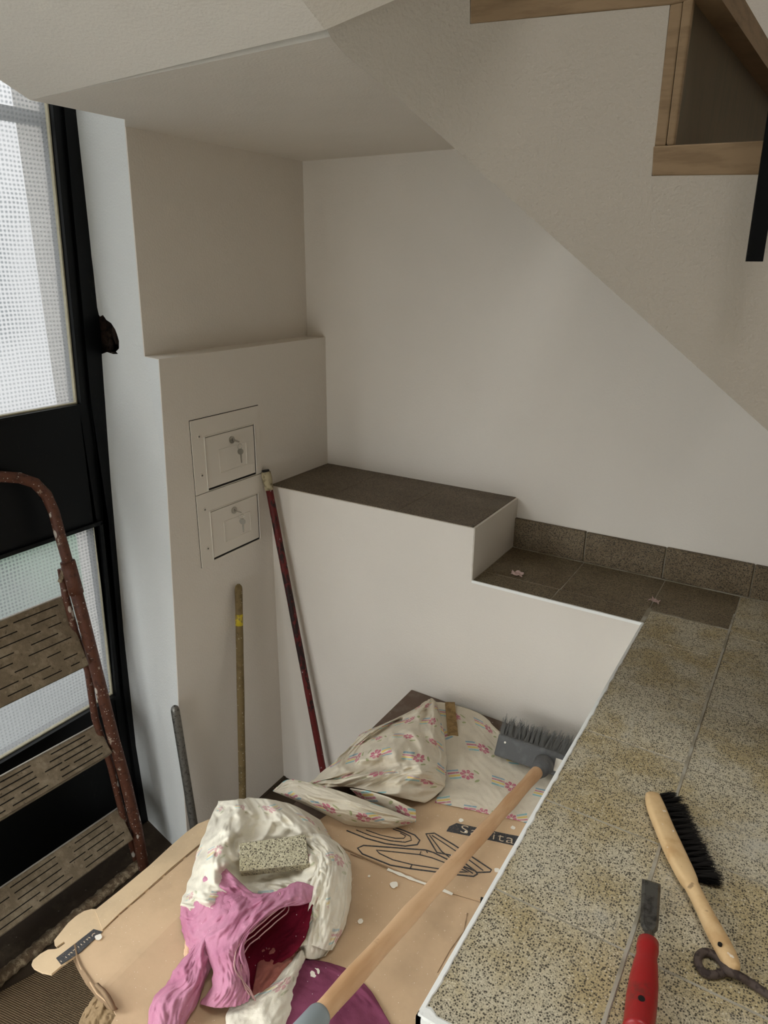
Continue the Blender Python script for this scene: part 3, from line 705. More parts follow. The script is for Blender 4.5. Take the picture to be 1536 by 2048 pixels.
def keyset(ky, kz, label, narrow):
    k = thing('key_ring', label, 'keys', (XL+.03, ky, kz-.02), 'keys hanging in the meter covers')
    def key(name, c, d, side, bow=.0095, ln=.026, flat=1.0):
        d = Vector(d).normalized(); s = Vector(side).normalized(); nn = d.cross(s)
        bm = bmesh.new(); pts_ = []
        for i in range(14):
            a = pi*.12 + 2*pi*.88*i/13; pts_.append(Vector(c) + d*(cos(a)*bow*.9*-1)*-1*-1 + s*sin(a)*bow*flat)
        poly(bm, [Vector(c) + (-d*cos(2*pi*i/16) + s*sin(2*pi*i/16)*flat)*bow for i in range(16)], nn*.0018)
        e = Vector(c) + d*(bow*.85)
        prof = [(-.0028, 0), (.0028, 0), (.0028, .3), (.0018, .36), (.0028, .45), (.0014, .55), (.0026, .64), (.0014, .75), (.0022, .85), (0, 1), (-.0022, .94), (-.0022, 0)]
        poly(bm, [e + s*a_*flat + d*b_*ln for a_, b_ in prof], nn*.0016)
        return link(name, bm, 'chrome', k)
    key('key', (XL+.024, ky, kz), (-1, 0, 0), (0, .75, -.5), .011, .014)
    bm = bmesh.new(); c = Vector((XL+.030, ky+.008, kz-.020))
    tube(bm, [c + Vector((.2*sin(a), .98*sin(a), cos(a)))*.0085 for a in [2*pi*i/20 for i in range(20)]], .0009, 6, closed=True); link('ring', bm, 'chrome', k)
    key('hanging_key', (XL+.030, ky+.009, kz-.037), (.02, .05, -1), (.3 if not narrow else .9, 1 if not narrow else .35, 0), .0105, .030)
    rebase(k, (XL+.03, ky, kz-.02))
keyset(1.622, 1.497, 'two silver keys on a ring hanging from the upper meter cover lock', False)
keyset(1.612, 1.262, 'two silver keys hanging edge-on from the lower meter cover lock', True)

# ---------------------------------------------------------------- poles leaning on the left wall
def unit(a, b): return (Vector(b)-Vector(a)).normalized()
rt_, rb_ = on(531, 940, 0, XL+.016), on(645, 1535, 1, 1.752)
d = unit(rt_, rb_); rb_ = rt_ + d*((ZF+.012-rt_.z)/d.z)
p = thing('roller_pole', 'dark red chipped pole with a taped top leaning in the corner', 'pole')
j = rt_ + d*.07
bm = tube(bmesh.new(), line(j - d*.01, rb_, 24), .0125, 14, rough=.06); link('shaft', bm, 'pole_red', p, True)
bm = bmesh.new(); tube(bm, line(rt_ + d*.006, j, 7), [.0155, .0165, .0168, .016, .0162, .0155, .015, .0138], 16, rough=.12); link('tape_wrap', bm, 'tape', p, True)
bm = tube(bmesh.new(), [rt_, rt_+d*.008], .0125, 14); link('socket', bm, 'dark', p)
rebase(p, rb_)
wt, wb_ = on(477, 1168, 0, XL+.016), on(485, 1590, 0, XL+.085)
d = unit(wt, wb_); wb_ = wt + d*((ZF+.012-wt.z)/d.z)
p = thing('wooden_pole', 'thin old wooden pole spotted with yellow paint against the white wall', 'pole')
bm = bmesh.new(); tube(bm, line(wt, wt+d*.02, 4) + line(wt+d*.03, wb_, 22), [.004, .009, .0115, .0122, .0126] + [.0128]*23, 14, rough=.05)
link('shaft', bm, 'pole_wood', p, True)
bm = tube(bmesh.new(), [wt+d*.105, wt+d*.12, wt+d*.145], [.0131, .0133, .0131], 14); pbnd = link('paint_band', bm, 'pole_wood', p, True)
m = Mat('yellow_paint_mark', (196, 174, 44), .6); m.mix(m.ramp(m.noise(80, 3), .5, .6), (130, 112, 66), .9); MT['yellow'] = m.m
pbnd.data.materials[0] = MT['yellow']; pbnd['label'] = 'yellow paint mark'
rebase(p, wb_)
s0, s1 = on(349, 1412, 0, XL+.018), on(387, 1648, 0, XL+.045)
d = unit(s0, s1); s1 = s0 + d*((ZF+.013-s0.z)/d.z)
p = thing('steel_tube', 'short grimy steel tube leaning beside the door reveal', 'tube')
bm = bmesh.new(); tube(bm, [s0, s0+d*.004, s0+d*.012] + line(s0+d*.02, s1, 14), [.006, .0105, .0132]+[.0138]*15, 18); link('shaft', bm, 'steel', p, True)
bm = tube(bmesh.new(), [s0-d*.0006, s0+d*.002], .0032, 10); link('end_hole', bm, 'dark', p)
rebase(p, s1)

# ---------------------------------------------------------------- step ladder leaning on the door
lad = thing('step_ladder', 'rusty brown paint-splashed folding step ladder leaning against the door', 'ladder')
def XF(z): return -1.668 - (z-ZF)*.098
LN = Vector((1, 0, .098)).normalized()
def onl(x, y, off=0.0): return onp(x, y, Vector((-1.668+off, 0, ZF)), LN)
WL = .46       # to the left rail
loop = [onl(x, y) for x, y in [(288, 1735), (273, 1654), (251, 1563), (228, 1481), (211, 1413), (190, 1330), (166, 1235), (147, 1165), (130, 1105), (118, 1062), (108, 1024), (93, 990), (70, 966), (40, 956), (0, 953)]]
ym = loop[-1].y - .10
left = [Vector((q.x, 2*ym-q.y, q.z)) for q in loop[::-1]]
kt = 7
bm = tube(bmesh.new(), loop[kt:] + left[:len(left)-kt], .0155, 14, rough=.04); link('top_rail', bm, 'rust', lad, True)
for P in (loop[:kt+1], left[len(left)-kt-1:]):
    bm = tube(bmesh.new(), P, .0185, 12, rough=.06); link('side_rail', bm, 'rust', lad, True)
for q0, q1 in ((loop[kt+1].lerp(loop[kt], .3), loop[kt].lerp(loop[kt-1], .30)), (left[-kt-2].lerp(left[-kt-1], .3), left[-kt-1].lerp(left[-kt], .3))):
    bm = tube(bmesh.new(), line(q0, q1, 3), .0212, 16); link('collar', bm, 'rust', lad, True)
rear = [onl(x, y, -.035) for x, y in [(273, 1722), (241, 1612), (221, 1530), (190, 1436), (176, 1342), (150, 1262), (131, 1192), (122, 1138)]]
rearl = [Vector((q.x, 2*ym-q.y, q.z)) for q in rear]
for P in (rear, rearl):
    bm = tube(bmesh.new(), P, .011, 10, rough=.08); link('rear_leg', bm, 'rust', lad, True)
bx = rear[-1]; bm = tube(bmesh.new(), [bx+Vector((.03, -.005, .012)), bx+Vector((.015, -.02, -.03))], [.008, .006], 8, rough=.4); link('hinge', bm, 'crust', lad, True)
f0 = on(276, 1729, 2, ZF+.019); f1 = on(0, 1957, 2, ZF+.019); f1 = f0 + (f1-f0)*((2*ym-f0.y-f0.y)/(f1.y-f0.y))
bm = tube(bmesh.new(), line(f0, f1, 70), .0178, 14, rough=.35); link('foot_bar', bm, 'crust', lad, True)
def treadp(back_r, back_l, front_r, front_l, ob, of, cnt):
    br, bl = onl(*back_r, ob), onl(*back_l, ob); frr, fll = onl(*front_r, of), onl(*front_l, of)
    # run on to the left rail
    yL = 2*ym - loop[3].y + .02
    def ext(a, b): return b + (b-a)*((yL-b.y)/(b.y-a.y))
    bl, fll = ext(br, bl), ext(frr, fll)
    nrm = (bl-br).cross(frr-br).normalized()
    if nrm.z < 0: nrm = -nrm
    bm = slab([br, bl, fll, frr], -nrm*.012, False); bmesh.ops.bevel(bm, geom=bm.edges[:], offset=.003, segments=2, affect='EDGES')
    t = link('tread', bm, 'tread', lad)
    bm = slab([frr, fll, fll-nrm*.032+LN*-.004, frr-nrm*.032+LN*-.004], -LN*.006, False); link('front_lip', bm, 'tread', t)
    bm = bmesh.new(); tube(bm, [br+nrm*.001, bl+nrm*.001], .0028, 6); link('back_edge', bm, 'edge_metal', t)
    bm = bmesh.new(); R = random.Random(cnt)
    rows = cnt
    for k in range(rows):
        v = (k+.8)/(rows+.6)
        u = R.uniform(.02, .16)
        while u < .97:
            w = R.uniform(.06, .30); e = min(u+w, .98)
            a, b = br.lerp(bl, u).lerp(frr.lerp(fll, u), v), br.lerp(bl, e).lerp(frr.lerp(fll, e), v)
            dv = (frr-br).normalized()*.0016
            poly(bm, [a-dv+nrm*.0009, b-dv+nrm*.0009, b+dv+nrm*.0009, a+dv+nrm*.0009], -nrm*.003)
            u = e + R.uniform(.015, .16)
    link('groove', bm, 'groove', t)
treadp((126, 1191), (0, 1241), (179, 1330), (0, 1417), -.075, .02, 8)
treadp((195, 1447), (0, 1553), (225, 1505), (0, 1640), -.055, .02, 5)
treadp((238, 1614), (0, 1776), (267, 1678), (0, 1874), -.055, .02, 5)
rebase(lad, (f0.x, ym, ZF))

# ---------------------------------------------------------------- mat and cardboard
def flat(name, px, mat, par, th=.004, h=0.0, place=onc, wob=0.0):
    from mathutils.geometry import delaunay_2d_cdt
    step = 14; edge = []
    for i in range(len(px)):
        a, b = px[i], px[(i+1) % len(px)]; n_ = max(1, int(hypot(b[0]-a[0], b[1]-a[1])/step))
        for k in range(n_): edge.append(Vector((lerp(a[0], b[0], k/n_), lerp(a[1], b[1], k/n_))))
    def inside(x, y):
        c = False
        for i in range(len(px)):
            (xa, ya), (xb, yb) = px[i], px[i-1]
            if (ya > y) != (yb > y) and x < (xb-xa)*(y-ya)/(yb-ya)+xa: c = not c
        return c
    pts_ = list(edge); x0, x1 = min(p[0] for p in px), max(p[0] for p in px); y0, y1 = min(p[1] for p in px), max(p[1] for p in px)
    y = y0+step
    while y < y1:
        x = x0+step*.5
        while x < x1:
            if inside(x, y) and min((x-e.x)**2+(y-e.y)**2 for e in edge) > (step*.6)**2: pts_.append(Vector((x, y)))
            x += step
        y += step
    n_ = len(edge)
    V_, E_, F_, *_r = delaunay_2d_cdt(pts_, [], [list(range(n_))], 1, 1e-4)
    bm = bmesh.new(); vs = []
    for q in V_:
        w3 = place(q.x, q.y, h)
        if wob: w3.z += wob*noise.noise(Vector((w3.x*7, w3.y*7, h*50)))
        vs.append(bm.verts.new(w3))
    lo_ = [bm.verts.new(v.co - Vector((0, 0, th))) for v in vs]; cnt = {}
    for f in F_:
        bm.faces.new([vs[i] for i in f]); bm.faces.new([lo_[i] for i in reversed(f)])
        for k in range(len(f)):
            e = (f[k], f[(k+1) % len(f)]); cnt[e] = 1
    for a, b in list(cnt):
        if (b, a) not in cnt: bm.faces.new((vs[b], vs[a], lo_[a], lo_[b]))
    return link(name, bm, mat, par)
def onf(x, y, h=0.0): return on(x, y, 2, ZF+h)
o = flat('woven_mat', [(-60, 2075), (-20, 1995), (60, 1952), (150, 1895), (330, 1900), (420, 2100), (200, 2200), (-60, 2200)], 'mat', None, .008, .010, onf)
tag(o, 'brown ribbed woven mat on the floor under the cardboard corner', 'mat')
cb = thing('cardboard_sheet', 'flattened brown cardboard box with line drawings over the landing', 'cardboard')
crease = [(400, 1690), (340, 1740), (290, 1785), (240, 1828), (205, 1862)]
flat('main_panel', crease + [(178, 1885), (150, 1908), (160, 1935), (178, 1962), (192, 1985), (222, 2010), (232, 2030), (215, 2060), (250, 2150), (860, 2150), (885, 2040), (960, 1905), (985, 1868), (1010, 1818), (985, 1812), (900, 1787), (850, 1766), (790, 1742), (740, 1722), (690, 1700), (620, 1655), (520, 1600), (470, 1625)], 'card', cb, .005)
def lift(x, y, h=0.0): return onc(x, y, h)
flat('side_strip', [(480, 1618), (520, 1597), (395, 1648), (372, 1665), (340, 1693), (300, 1730), (240, 1780), (190, 1820), (205, 1859), (240, 1825), (290, 1782), (340, 1737), (400, 1687)], 'card3', cb, .005, .004)
flat('flap', [(196, 1818), (182, 1818), (168, 1822), (152, 1832), (136, 1846), (120, 1866), (108, 1881), (109, 1888), (114, 1893), (128, 1883), (131, 1886), (117, 1896), (110, 1898), (96, 1899), (80, 1908), (66, 1920), (63, 1929), (68, 1936), (84, 1944), (103, 1948), (122, 1932), (160, 1905), (206, 1862)], 'card3', cb, .005, .001)
flat('printed_panel', [(620, 1652), (690, 1696), (740, 1718), (790, 1738), (850, 1762), (900, 1783), (985, 1808), (1090, 1640), (1060, 1630), (960, 1612), (880, 1590), (760, 1560)], 'card2', cb, .005, .004)
# torn lip standing along the near left edge
tp = [(146, 1890), (150, 1912), (160, 1935), (178, 1962), (192, 1985), (212, 2003), (232, 2022)]
bm = bmesh.new(); top_, bot_ = [], []
for i, (x, y) in enumerate(tp):
    a = onc(x+2, y-2, .004); k = (6, 16, 14, 20, 12, 26, 8)[i]
    b = onc(x+k*.8, y-k*.2, .018+.008*sin(i*2.1)) if False else onc(x-1-k*.25, y+k*.35, -.02-.01*sin(i*1.7))
    top_.append(bm.verts.new(a)); bot_.append(bm.verts.new(b))
for i in range(len(tp)-1): bm.faces.new((top_[i], top_[i+1], bot_[i+1], bot_[i]))
o = link('torn_edge', bm, 'torn', cb); md = o.modifiers.new('t', 'SOLIDIFY'); md.thickness = .003
def curl(name, a, b, w, mat, seed):
    bm = bmesh.new(); rows_ = []
    for i in range(9):
        t = i/8; x, y = lerp(a[0], b[0], t), lerp(a[1], b[1], t); n_ = noise.noise(Vector((t*5, seed, 0)))
        rows_.append([bm.verts.new(onc(x + k*w*(.5+sin(pi*min(1, t+.05))*.6), y+n_*4, .004 + .020*sin(k*pi*.75)*(.4+sin(pi*t)))) for k in (0, .33, .66, 1.0)])
    for i in range(8):
        for k in range(3): bm.faces.new((rows_[i][k], rows_[i][k+1], rows_[i+1][k+1], rows_[i+1][k]))
    o = link(name, bm, mat, cb, True); md = o.modifiers.new('t', 'SOLIDIFY'); md.thickness = .0025; return o
curl('torn_curl', (190, 1968), (228, 2020), 9, 'torn', 3.0)
# crease lines and worn paper along them
def ribbon(name, px, w, mat, par, h=.0052, taper=False, place=onc, closed=False, tries=1):
    P = []
    for i in range(len(px)-1 + (1 if closed else 0)):
        a, b = px[i], px[(i+1) % len(px)]; n_ = max(1, int(hypot(b[0]-a[0], b[1]-a[1])/9))
        for k in range(n_): P.append((lerp(a[0], b[0], k/n_), lerp(a[1], b[1], k/n_)))
    if not closed: P.append(px[-1])
    W3 = [place(x, y, h) for x, y in P]; bm = bmesh.new(); rows_ = []; n_ = len(W3)
    for i, q in enumerate(W3):
        a = W3[(i-1) % n_] if closed or i else W3[0]; b = W3[(i+1) % n_] if closed or i < n_-1 else W3[-1]
        s = (b-a).cross(UPV).normalized()*w*.5
        if taper: s *= .35+.65*abs(noise.noise(q*45))*2
        rows_.append([bm.verts.new(q-s), bm.verts.new(q+s), bm.verts.new(q+s-UPV*.001), bm.verts.new(q-s-UPV*.001)])
    for i in range(n_ if closed else n_-1):
        A_, B_ = rows_[i], rows_[(i+1) % n_]
        for k in range(4): bm.faces.new((A_[k], A_[(k+1) % 4], B_[(k+1) % 4], B_[k]))
    return link(name, bm, mat, par)
dash = [(crease[0], (372, 1714)), ((366, 1719), (330, 1750)), ((325, 1755), (298, 1778)), ((290, 1785), (262, 1809)), ((255, 1815), (240, 1828)), ((236, 1832), (205, 1860))]
for a, b in dash: ribbon('perforation', [a, b], .0022, 'torn', cb, .0012)
ribbon('crease_line', [(700, 1707), (740, 1722), (765, 1733), (800, 1746), (830, 1758)], .0022, 'torn', cb, .0048, True)
ribbon('torn_paper', [(775, 1738), (800, 1748), (830, 1760), (858, 1770)], .012, 'drop', cb, .005, True)
ribbon('torn_paper', [(884, 1779), (905, 1788)], .014, 'drop', cb, .005, True)
ribbon('crease_line', [(935, 1826), (928, 1862), (900, 1900), (875, 1945)], .0025, 'torn', cb, .0012, True)
ribbon('slot', [(968, 1795), (966, 1812)], .014, 'dark', cb, .0052)
# ink
zp5 = lambda x, y: (x*.4883+400, y*.4883+1350)
def ink(pts, w=.0032, closed=False): ribbon('printed_outline', [zp5(*q) for q in pts], w, 'ink', cb, .0055, closed=closed)
ink([(645, 708), (670, 697), (790, 706), (925, 716), (958, 727), (1040, 768), (1128, 802), (1136, 814), (1120, 824), (1060, 818), (860, 792), (780, 778), (665, 732)], closed=True)
ink([(722, 716), (800, 724), (900, 735), (950, 748), (1030, 778), (1100, 806), (1060, 806), (870, 776), (790, 756), (735, 730)], .0024, True)
ink([(925, 650), (960, 647), (1040, 695), (1194, 797), (1188, 806), (1135, 808), (1085, 770), (1030, 738), (970, 726)], closed=True)
ink([(950, 656), (1010, 695), (1100, 755), (1160, 800)], .0024)
ink([(940, 655), (990, 722), (1060, 775), (1118, 812)], .0024)
ink([(600, 636), (680, 668), (760, 690), (840, 700), (890, 694), (900, 676), (880, 655), (830, 634), (780, 618)])
ink([(640, 634), (700, 658), (780, 678), (840, 684), (866, 676), (862, 660), (830, 644), (790, 630)], .0024)
ink([(680, 634), (740, 655), (800, 668), (835, 668), (842, 658), (820, 646)], .002)
ink([(925, 716), (932, 728)], .002); ink([(900, 735), (905, 722)], .002); ink([(860, 792), (868, 776)], .002)
band = [(913, 1646), (1010, 1667), (1100, 1684), (1086, 1704), (990, 1682), (893, 1662), (898, 1653)]
flat('printed_band', band, 'ink', cb, .001, .0056)
def text(body, a, b, size, name, mat, par, h, tall=1.0):
    A_, B_ = onc(*a, h), onc(*b, h); d_ = (B_-A_).normalized(); n_ = Vector((0, 0, 1)); u_ = n_.cross(d_).normalized(); n_ = d_.cross(u_)
    cu = bpy.data.curves.new(name, 'FONT'); cu.body = body; cu.size = size; cu.extrude = .0003; cu.space_character = 1.12
    cu.offset = -.0005
    ob = bpy.data.objects.new(name, cu); COL.objects.link(ob)
    bpy.context.view_layer.update()
    me = bpy.data.meshes.new_from_object(ob); w = max(v.co.x for v in me.vertices)
    s = (B_-A_).length/w
    Mx = Matrix((d_*s, u_*s*.74*tall, n_)).transposed().to_4x4(); Mx.translation = A_
    me.transform(Mx); bpy.data.objects.remove(ob); me.materials.clear(); me.materials.append(MT[mat])
    o2 = bpy.data.objects.new(name, me); COL.objects.link(o2); o2.parent = par; return o2
text('Sanitari', (918, 1664), (1056, 1694), .03, 'lettering', 'cream_ink', cb, .0064)
flat('printed_band', [(187, 1858), (205, 1863), (160, 1905), (122, 1929), (112, 1916), (150, 1887)], 'ink', cb, .001, .0026)
text('Sanitari', (190, 1864), (120, 1922), .03, 'lettering', 'cream_ink', cb, .0034, 1.5)
def blob(x, y, r, par=cb, mat='drop', place=onc, h=.006, name='paint_drop', ex=1.0, seed=0):
    c = place(x, y, h); pts_ = []
    for i in range(16):
        a = 2*pi*i/16; k = r*(1+.35*noise.noise(Vector((cos(a)*1.5+x, sin(a)*1.5+y, seed))))
        pts_.append(c + Vector((cos(a)*k*ex, sin(a)*k, 0)))
    bm = bmesh.new(); poly(bm, pts_, (0, 0, -.0012)); return link(name, bm, mat, par)
for x, y, r in ((788, 1769, .0085), (922, 1640, .006), (932, 1664, .004), (994, 1740, .006), (1026, 1655, .006), (197, 1874, .007), (721, 1842, .006), (738, 1752, .003), (905, 1712, .004)): blob(x, y, r)
rebase(cb, (-.7, 1.0, ZL))

# ---------------------------------------------------------------- cloths
sp_rows = [[(858, 1402, .004), (900, 1408, .006), (955, 1425, .008), (985, 1450, .010), (1010, 1490, .006)],
           [(872, 1450, .006), (930, 1462, .008), (975, 1480, .008), (1030, 1500, .006), (1150, 1512, .004)],
           [(880, 1520, .006), (940, 1530, .010), (1000, 1545, .006), (1070, 1565, .006), (1150, 1580, .004)],
           [(880, 1575, .006), (940, 1585, .009), (1000, 1600, .006), (1050, 1612, .006), (1120, 1625, .004)],
           [(870, 1605, .006), (930, 1617, .007), (985, 1630, .006), (1040, 1642, .006), (1095, 1660, .004)]]
P = net(sp_rows, 90, 90, folds(.0035, 3.2, 3.0, .3), seed=2.0, edge=2)
c = cloth('drop_cloth', [P], 'cloth1'); tag(c, 'flower-print cotton sheet spread flat on the landing beneath the broom', 'cloth')
heap_rows = [[(838, 1432, .010), (848, 1408, .014), (861, 1397, .020), (868, 1400, .018), (874, 1408, .010)],
             [(740, 1460, .014), (790, 1440, .030), (836, 1432, .050), (872, 1436, .050), (884, 1448, .012)],
             [(700, 1492, .020), (745, 1472, .050), (800, 1462, .075), (862, 1468, .070), (893, 1500, .014)],
             [(665, 1528, .022), (712, 1508, .050), (780, 1500, .105), (852, 1512, .060), (893, 1540, .016)],
             [(632, 1557, .020), (690, 1545, .085), (765, 1532, .075), (835, 1540, .105), (890, 1565, .020)],
             [(606, 1572, .020), (652, 1562, .045), (735, 1552, .110), (815, 1560, .070), (884, 1580, .018)],
             [(585, 1583, .015), (640, 1576, .060), (700, 1574, .060), (770, 1588, .075), (850, 1606, .018)]]
bf = folds(.024, 2.2, 3.6, .35, .4)
P1_ = net(heap_rows, 130, 130, bf, seed=4.4, edge=3)
lip = [[(546, 1582, .012), (575, 1560, .045), (620, 1566, .075), (690, 1586, .090), (760, 1612, .075), (832, 1640, .040)],
       [(550, 1584, .012), (590, 1578, .055), (640, 1592, .085), (700, 1608, .095), (770, 1630, .070), (829, 1642, .035)],
       [(560, 1588, .010), (610, 1602, .050), (660, 1620, .065), (715, 1634, .070), (775, 1645, .050), (822, 1646, .020)],
       [(590, 1600, .004), (630, 1618, .008), (665, 1635, .010), (700, 1650, .012), (770, 1656, .010), (812, 1650, .006)]]
P2_ = net(lip, 110, 50, folds(.008, 3.5, 1.8, .2), seed=8.0, edge=1.5)
pocket = [[(700, 1577, .075), (735, 1582, .090), (770, 1592, .090), (803, 1606, .075), (831, 1620, .045)],
          [(716, 1592, .040), (742, 1602, .055), (775, 1612, .055), (806, 1626, .045), (832, 1642, .030)],
          [(730, 1606, .012), (750, 1614, .020), (778, 1624, .025), (806, 1634, .025), (830, 1645, .018)]]
P3_ = net(pocket, 50, 16, folds(.004, 3, 1, 0), seed=9.0)
c = cloth('drop_cloth', [P1_, P2_, P3_], 'cloth1'); tag(c, 'crumpled heap of flower-print cotton sheet sliding off the landing corner', 'cloth')
# bundled white cloth around the terrazzo offcut
bd = thing('bundled_cloth', 'white flower-print cloth bundled in a ring on the cardboard', 'cloth')
b_rows = [[(437, 1602, .030), (470, 1600, .085), (500, 1596, .050), (545, 1600, .085), (590, 1612, .050), (640, 1640, .020)],
          [(420, 1640, .020), (465, 1632, .125), (520, 1636, .080), (575, 1645, .125), (625, 1660, .080), (672, 1690, .018)],
          [(400, 1690, .015), (450, 1680, .130), (510, 1690, .060), (575, 1690, .060), (640, 1700, .105), (698, 1715, .022)],
          [(385, 1740, .012), (435, 1730, .100), (510, 1740, .030), (575, 1740, .030), (640, 1745, .100), (702, 1760, .020)],
          [(372, 1780, .012), (420, 1780, .090), (500, 1780, .055), (575, 1775, .060), (640, 1790, .090), (696, 1810, .016)],
          [(362, 1806, .010), (410, 1810, .075), (500, 1820, .025), (580, 1830, .025), (640, 1850, .060), (682, 1868, .010)],
          [(362, 1816, .006), (400, 1830, .030), (500, 1860, .006), (570, 1890, .008), (618, 1918, .020), (650, 1912, .006)]]
PB = net(b_rows, 140, 140, folds(.026, 3.0, 2.0, -.4, .5), seed=12.0, edge=3)
cloth('white_cloth', [PB], 'cloth2', bd)
drape = [[(600, 1672, .110), (640, 1668, .115), (672, 1684, .075), (690, 1702, .045)],
         [(632, 1712, .120), (662, 1700, .120), (690, 1718, .075), (701, 1745, .030)],
         [(622, 1765, .110), (660, 1745, .115), (688, 1765, .070), (702, 1790, .018)],
         [(610, 1830, .080), (645, 1815, .085), (675, 1835, .050), (690, 1850, .010)],
         [(590, 1895, .050), (620, 1890, .050), (650, 1900, .030), (664, 1900, .006)]]
PD = net(drape, 60, 90, folds(.018, 2.4, 1.2, .1), seed=15.0, edge=2)
cloth('side_drape', [PD], 'cloth2', bd)
rebase(bd, (-.9, .9, ZL))
tc = onc(548, 1712, .118)
# terrazzo offcut: top face corners from the photograph, held level-ish on the cloth
ca_, cb_, cc_, cd_ = [onc(x, y, h) for x, y, h in ((478, 1686, .135), (611, 1668, .145), (618, 1728, .125), (479, 1742, .115))]
nn = (cb_-ca_).cross(cd_-ca_).normalized(); nn = nn if nn.z > 0 else -nn
bm = slab([ca_, cb_, cc_, cd_], -nn*.026); bmesh.ops.bevel(bm, geom=bm.edges[:], offset=.0015, segments=1, affect='EDGES')
tag(link('terrazzo_offcut', bm, 'loose'), 'small square terrazzo tile offcut lying on the bundled white cloth', 'tile')
# pink cloth
pk = thing('pink_cloth', 'crumpled pink cloth with a dark crimson fold, nearest cloth on the cardboard', 'cloth')
p1 = [[(362, 1812, .010), (385, 1800, .045), (405, 1760, .080), (425, 1737, .095), (448, 1733, .100)],
      [(362, 1845, .008), (390, 1840, .055), (430, 1800, .090), (470, 1790, .105), (500, 1782, .105)],
      [(372, 1888, .006), (400, 1880, .055), (440, 1850, .095), (490, 1830, .115), (540, 1800, .120)],
      [(385, 1925, .006), (415, 1910, .055), (445, 1890, .090), (480, 1870, .110), (520, 1840, .115)]]
PA = net(p1, 70, 60, folds(.012, 2.5, 2.5, .6), seed=21.0, edge=3)
p2 = [[(485, 1782, .105), (520, 1788, .115), (555, 1782, .125), (595, 1764, .125), (632, 1775, .110)],
      [(440, 1800, .100), (490, 1810, .120), (540, 1806, .130), (585, 1800, .130), (618, 1805, .105)],
      [(420, 1850, .085), (460, 1850, .115), (505, 1840, .125), (545, 1822, .130), (565, 1815, .120)],
      [(410, 1890, .070), (440, 1895, .100), (470, 1890, .115), (500, 1860, .120), (520, 1845, .115)],
      [(425, 1940, .050), (450, 1940, .085), (470, 1930, .100), (482, 1905, .110), (490, 1880, .105)],
      [(422, 1975, .030), (450, 1980, .065), (478, 1970, .075), (498, 1950, .070), (490, 1920, .085)],
      [(400, 2008, .010), (430, 2015, .030), (465, 2013, .040), (490, 2006, .040), (503, 1990, .045)]]
PC = net(p2, 90, 110, folds(.012, 3.0, 2.0, -.3), seed=23.0, edge=3)
p3 = [[(385, 1898, .040), (400, 1880, .060), (418, 1870, .075), (428, 1880, .070)],
      [(350, 1938, .025), (375, 1930, .055), (402, 1915, .065), (424, 1925, .045)],
      [(338, 1962, .015), (365, 1965, .050), (395, 1960, .055), (410, 1962, .020)],
      [(303, 2005, .010), (330, 2000, .045), (365, 2005, .045), (392, 2012, .012)],
      [(296, 2060, .008), (320, 2050, .035), (350, 2055, .030), (372, 2045, .008)],
      [(290, 2130, .006), (315, 2120, .02), (340, 2120, .02), (360, 2110, .006)]]
PE = net(p3, 50, 80, folds(.009, 2.2, 2.4, .2), seed=26.0, edge=3)
cloth('pink_fold', [PA, PC, PE], 'pink', pk)
p4 = [[(545, 1806, .112), (585, 1796, .118), (615, 1795, .110), (634, 1778, .108)],
      [(500, 1845, .085), (545, 1845, .062), (590, 1845, .075), (622, 1830, .100)],
      [(475, 1895, .075), (515, 1890, .035), (560, 1885, .045), (612, 1872, .085)],
      [(476, 1950, .050), (505, 1935, .030), (545, 1920, .035), (590, 1905, .060)],
      [(500, 1992, .030), (512, 1985, .020), (530, 1960, .020), (560, 1925, .030)]]
PF = net(p4, 60, 70, folds(.004, 3.0, 2.2, .5), seed=31.0, edge=2)
tag(cloth('crimson_fold', [PF], 'crimson', pk), 'deep crimson inner fold')
p5 = [[(520, 1900, .030), (560, 1892, .040), (590, 1888, .045), (602, 1900, .030)],
      [(512, 1945, .030), (545, 1935, .035), (575, 1925, .035), (590, 1930, .020)],
      [(503, 1995, .028), (525, 1985, .030), (550, 1965, .028), (566, 1955, .012)]]
PG = net(p5, 36, 36, folds(.005, 2, 2), seed=33.0); tag(cloth('rose_fold', [PG], 'rosebeige', pk), 'dull rose inner fold')
p6 = [[(372, 1868, .006), (390, 1875, .020), (408, 1872, .030), (420, 1880, .030)],
      [(368, 1910, .006), (385, 1915, .012), (400, 1905, .018), (412, 1900, .020)],
      [(368, 1945, .004), (380, 1935, .006), (392, 1925, .008), (402, 1915, .010)]]
PH = net(p6, 30, 30, folds(.003, 3, 2), seed=35.0, edge=2); tag(cloth('peach_hem', [PH], 'peach', pk), 'peach coloured hem')
rim = [onc(x, y, h) for x, y, h in ((560, 1786, .128), (566, 1806, .124), (545, 1830, .124), (510, 1858, .122), (478, 1890, .116), (470, 1925, .105), (478, 1955, .085), (492, 1975, .065), (500, 1992, .045))]
rr = [Vector(spline([tuple(q) for q in rim], i/40)) for i in range(41)]
bm = bmesh.new()
for off, r_ in ((Vector((0, 0, .001)), .0014), (Vector((.005, .002, -.006)), .0012), (Vector((.011, .004, -.013)), .0012)):
    tube(bm, [q+off+Vector((.003*noise.noise(q*50), .003*noise.noise(q*50+off*99), 0)) for q in rr], r_, 8)
tag(link('folded_hem', bm, 'hem', pk, True), 'pale folded hem')
rebase(pk, (-.85, .75, ZL))
